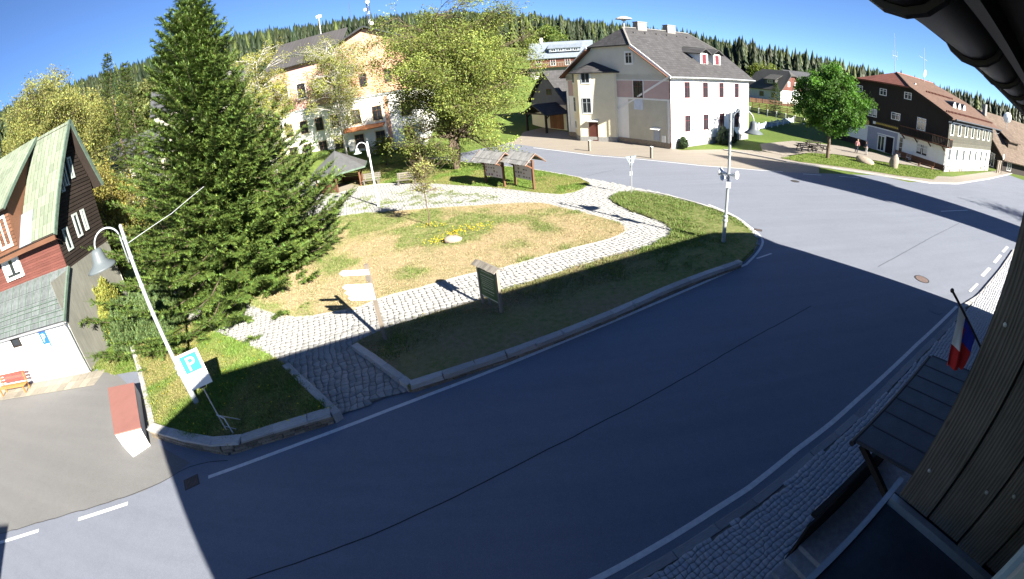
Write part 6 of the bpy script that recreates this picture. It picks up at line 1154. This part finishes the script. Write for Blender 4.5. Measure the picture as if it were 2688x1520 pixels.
# ------------------------------------------------------------------ parked car and red sign before the salmon building
x, y, z = at((1005, 360), 55.5); t = thing('parked_car', 'silver hatchback parked behind the trees before the salmon building', 'car', (x, y, z + .05), R(20)); SIL = M_plain('silver_paint', (.42, .45, .5), .3, .05, 3, .5, .5); prof = [(-2.0, .3), (-2.05, .75), (-1.9, .95), (-1.5, 1.0), (-1.1, 1.42), (.5, 1.46), (1.15, 1.0), (1.95, .85), (2.05, .6), (2.0, .3)]; n = len(prof); m = MB(); m.add([(a, -.82, b) for a, b in prof] + [(a, .82, b) for a, b in prof], [tuple(range(n)), tuple(range(n, 2 * n))[::-1]] + [(i, n + i, n + (i + 1) % n, (i + 1) % n) for i in range(n)]); bd = m.build('body', SIL, t)
m = MB(); q = [(-1.35, 1.02), (-1.02, 1.36), (.45, 1.4), (1.0, 1.02)]; m.add([(a, -.83, b) for a, b in q], [(0, 3, 2, 1)]); m.build('side_window', GLASS, bd); m = MB(); m.add([(a, .83, b) for a, b in q], [(0, 1, 2, 3)]); m.build('side_window', GLASS, bd); m = MB(); m.slab([(1.12, -.7, 1.04), (1.12, .7, 1.04), (.56, .62, 1.44), (.56, -.62, 1.44)], .01); m.build('windscreen', GLASS, bd)
for xx in (-1.3, 1.3):
    for yy in (-.78, .78): m = MB(); m.lathe([(.1, -.1), (.31, -.1), (.31, .1), (.1, .1)], 16); o = m.build('tyre', IRON, t); o.location = (xx, yy, .31); o.rotation_euler = (math.pi / 2, 0, 0); m = MB(); m.lathe([(.0, -.11), (.19, -.11), (.19, .11), (.0, .11)], 12); m.build('rim', GALV, o)
for yy in (-.6, .6): m = MB(); m.cbox((2.02, yy, .68), (.06, .3, .14)); m.build('headlight', WFRAME, bd); m = MB(); m.cbox((-2.03, yy, .78), (.05, .26, .16)); m.build('tail_light', REDF, bd)
x, y, z = at((1020, 372), 53); t = thing('red_sign', 'small red sign on a dark post before the salmon building', 'sign', (x, y, z), 0); m = MB(); m.tube([(0, 0, 0), (0, 0, 2.6)], .06, 8); m.build('post', IRON, t); m = MB(); m.box(-.45, .45, -.06, -.03, 1.9, 2.6); m.build('plate', M_plain('orange_red', (.5, .12, .05), .6, .1), t)
# ------------------------------------------------------------------ two people at the inn entrance
def person(label, px, rz, top_c, leg_c, hair_c, bend, seed):
    x, y = G(*px, .12); t = thing('person', label, 'person', (x, y, .12), rz, 'people standing by the inn'); b = bend
    J = {'pel': (0, 0, .95, .15), 'bel': (0, b * .10, 1.12, .14), 'che': (0, b * .26, 1.34, .165), 'nec': (0, b * .36, 1.5, .065), 'hea': (0, b * .42, 1.62, .095), 'cro': (0, b * .44, 1.72, .085)}
    E = [('pel', 'bel'), ('bel', 'che'), ('che', 'nec'), ('nec', 'hea'), ('hea', 'cro')]
    for s, n in ((-1, 'l'), (1, 'r')):
        J.update({n + 'hip': (s * .1, 0, .9, .1), n + 'kne': (s * .11, .03 + .04 * s, .5, .07), n + 'ank': (s * .12, -.03 + .05 * s, .09, .045), n + 'toe': (s * .14, .14 + .05 * s, .04, .04), n + 'sho': (s * .19, b * .27, 1.42, .07), n + 'elb': (s * .27, b * .2 + .05, 1.15, .05), n + 'wri': (s * .24, b * .25 + .22, .98, .035), n + 'pal': (s * .235, b * .25 + .28, .94, .036)})
        E += [('pel', n + 'hip'), (n + 'hip', n + 'kne'), (n + 'kne', n + 'ank'), (n + 'ank', n + 'toe'), ('che', n + 'sho'), (n + 'sho', n + 'elb'), (n + 'elb', n + 'wri'), (n + 'wri', n + 'pal')]
        for f in range(5): a = (f - 2) * .016; J[n + 'f%d' % f] = (s * .235 + a, b * .25 + .35 - abs(f - 2) * .012 - (.03 if f == 0 else 0), .90 + (.02 if f == 0 else 0), .0095); E.append((n + 'pal', n + 'f%d' % f))
    def skin(name, keys, mat, grow=0.):
        ks = [k for k in J if k in keys]; me = bpy.data.meshes.new(name); ix = {k: i for i, k in enumerate(ks)}; me.from_pydata([J[k][:3] for k in ks], [(ix[a], ix[c]) for a, c in E if a in ix and c in ix], []); o = link(name, me, t); md = o.modifiers.new('skin', 'SKIN'); sv = me.skin_vertices[0].data
        for k in ks: r = J[k][3] + grow; sv[ix[k]].radius = (r, r * (.78 if k in ('che', 'bel', 'pel') else 1)); sv[ix[k]].use_root = k == ks[0]
        o.modifiers.new('sub', 'SUBSURF').levels = 1; o.modifiers['sub'].render_levels = 1; me.materials.append(mat); me.shade_smooth(); return o
    skin('body', list(J), M_plain('skin', (.42, .24, .17), .6, .06) if 'skin' not in bpy.data.materials else bpy.data.materials['skin'])
    skin('jacket', ['pel', 'bel', 'che', 'lsho', 'rsho', 'lelb', 'relb', 'lwri', 'rwri'], M_plain('jacket%d' % seed, top_c, .85, .12), .022); skin('trousers', ['pel', 'lhip', 'rhip', 'lkne', 'rkne', 'lank', 'rank'], M_plain('trousers%d' % seed, leg_c, .85, .12), .016); skin('shoe', ['lank', 'ltoe'], IRON, .012); skin('shoe', ['rank', 'rtoe'], IRON, .012)
    m = MB(); c = J['cro']; m.sphere((0, c[1] - .02, c[2] - .06), .115, 12, 8, (1, 1.05, 1.1)); m.build('hair', M_plain('hair%d' % seed, hair_c, .7, .2), t, True); m = MB(); hd = J['hea']; m.box(-.012, .012, hd[1] + .09, hd[1] + .12, hd[2] - .01, hd[2] + .03); m.build('nose', bpy.data.materials['skin'], t)
person('person in a pinkish top and dark trousers bending forward by the inn entrance', (2247, 403), R(-60), (.40, .20, .20), (.03, .03, .045), (.3, .22, .14), 1.1, 1); person('person in a dark jacket and pale trousers standing by the inn door', (2273, 407), R(60), (.03, .03, .04), (.35, .34, .34), (.03, .025, .02), .3, 2)
# rough grass between the chalet and the corner lawn, weeds in the plaza joints
gp_ = GL([(240, 965), (262, 890), (300, 860), (420, 860), (350, 905), (358, 975), (300, 985)]); yard_lawn = sheet('yard_lawn', gp_, .02, LAWN_GRN); tufts('yard_grass', gp_, .02, 260, .12, t_green, 67)
wp = GL([(905, 535), (960, 515), (1060, 500), (1180, 500), (1290, 512), (1330, 524), (1200, 535), (1050, 542), (930, 553)], .08)
def t_weed(x, y, g): f = fbm(x * 1.6, y * 1.6 + 30); return np.tile(np.array([[.15, .19, .06]]), (len(x), 1)), f + g.normal(0, .08, len(x)) > .56, np.ones(len(x))
tufts('plaza_weeds', wp, .085, 120, .12, t_weed, 68)
# grit along the kerb
DUST = mk_asphalt('kerb_grit', (.19, .18, .165))
stripe('kerb_grit', wig([(p[0] + .12, p[1] - .2) for p in resample(GL([(1085, 1030), (1300, 952), (1613, 832), (1900, 712)]), .6)], .02), .12, .0045, DUST)
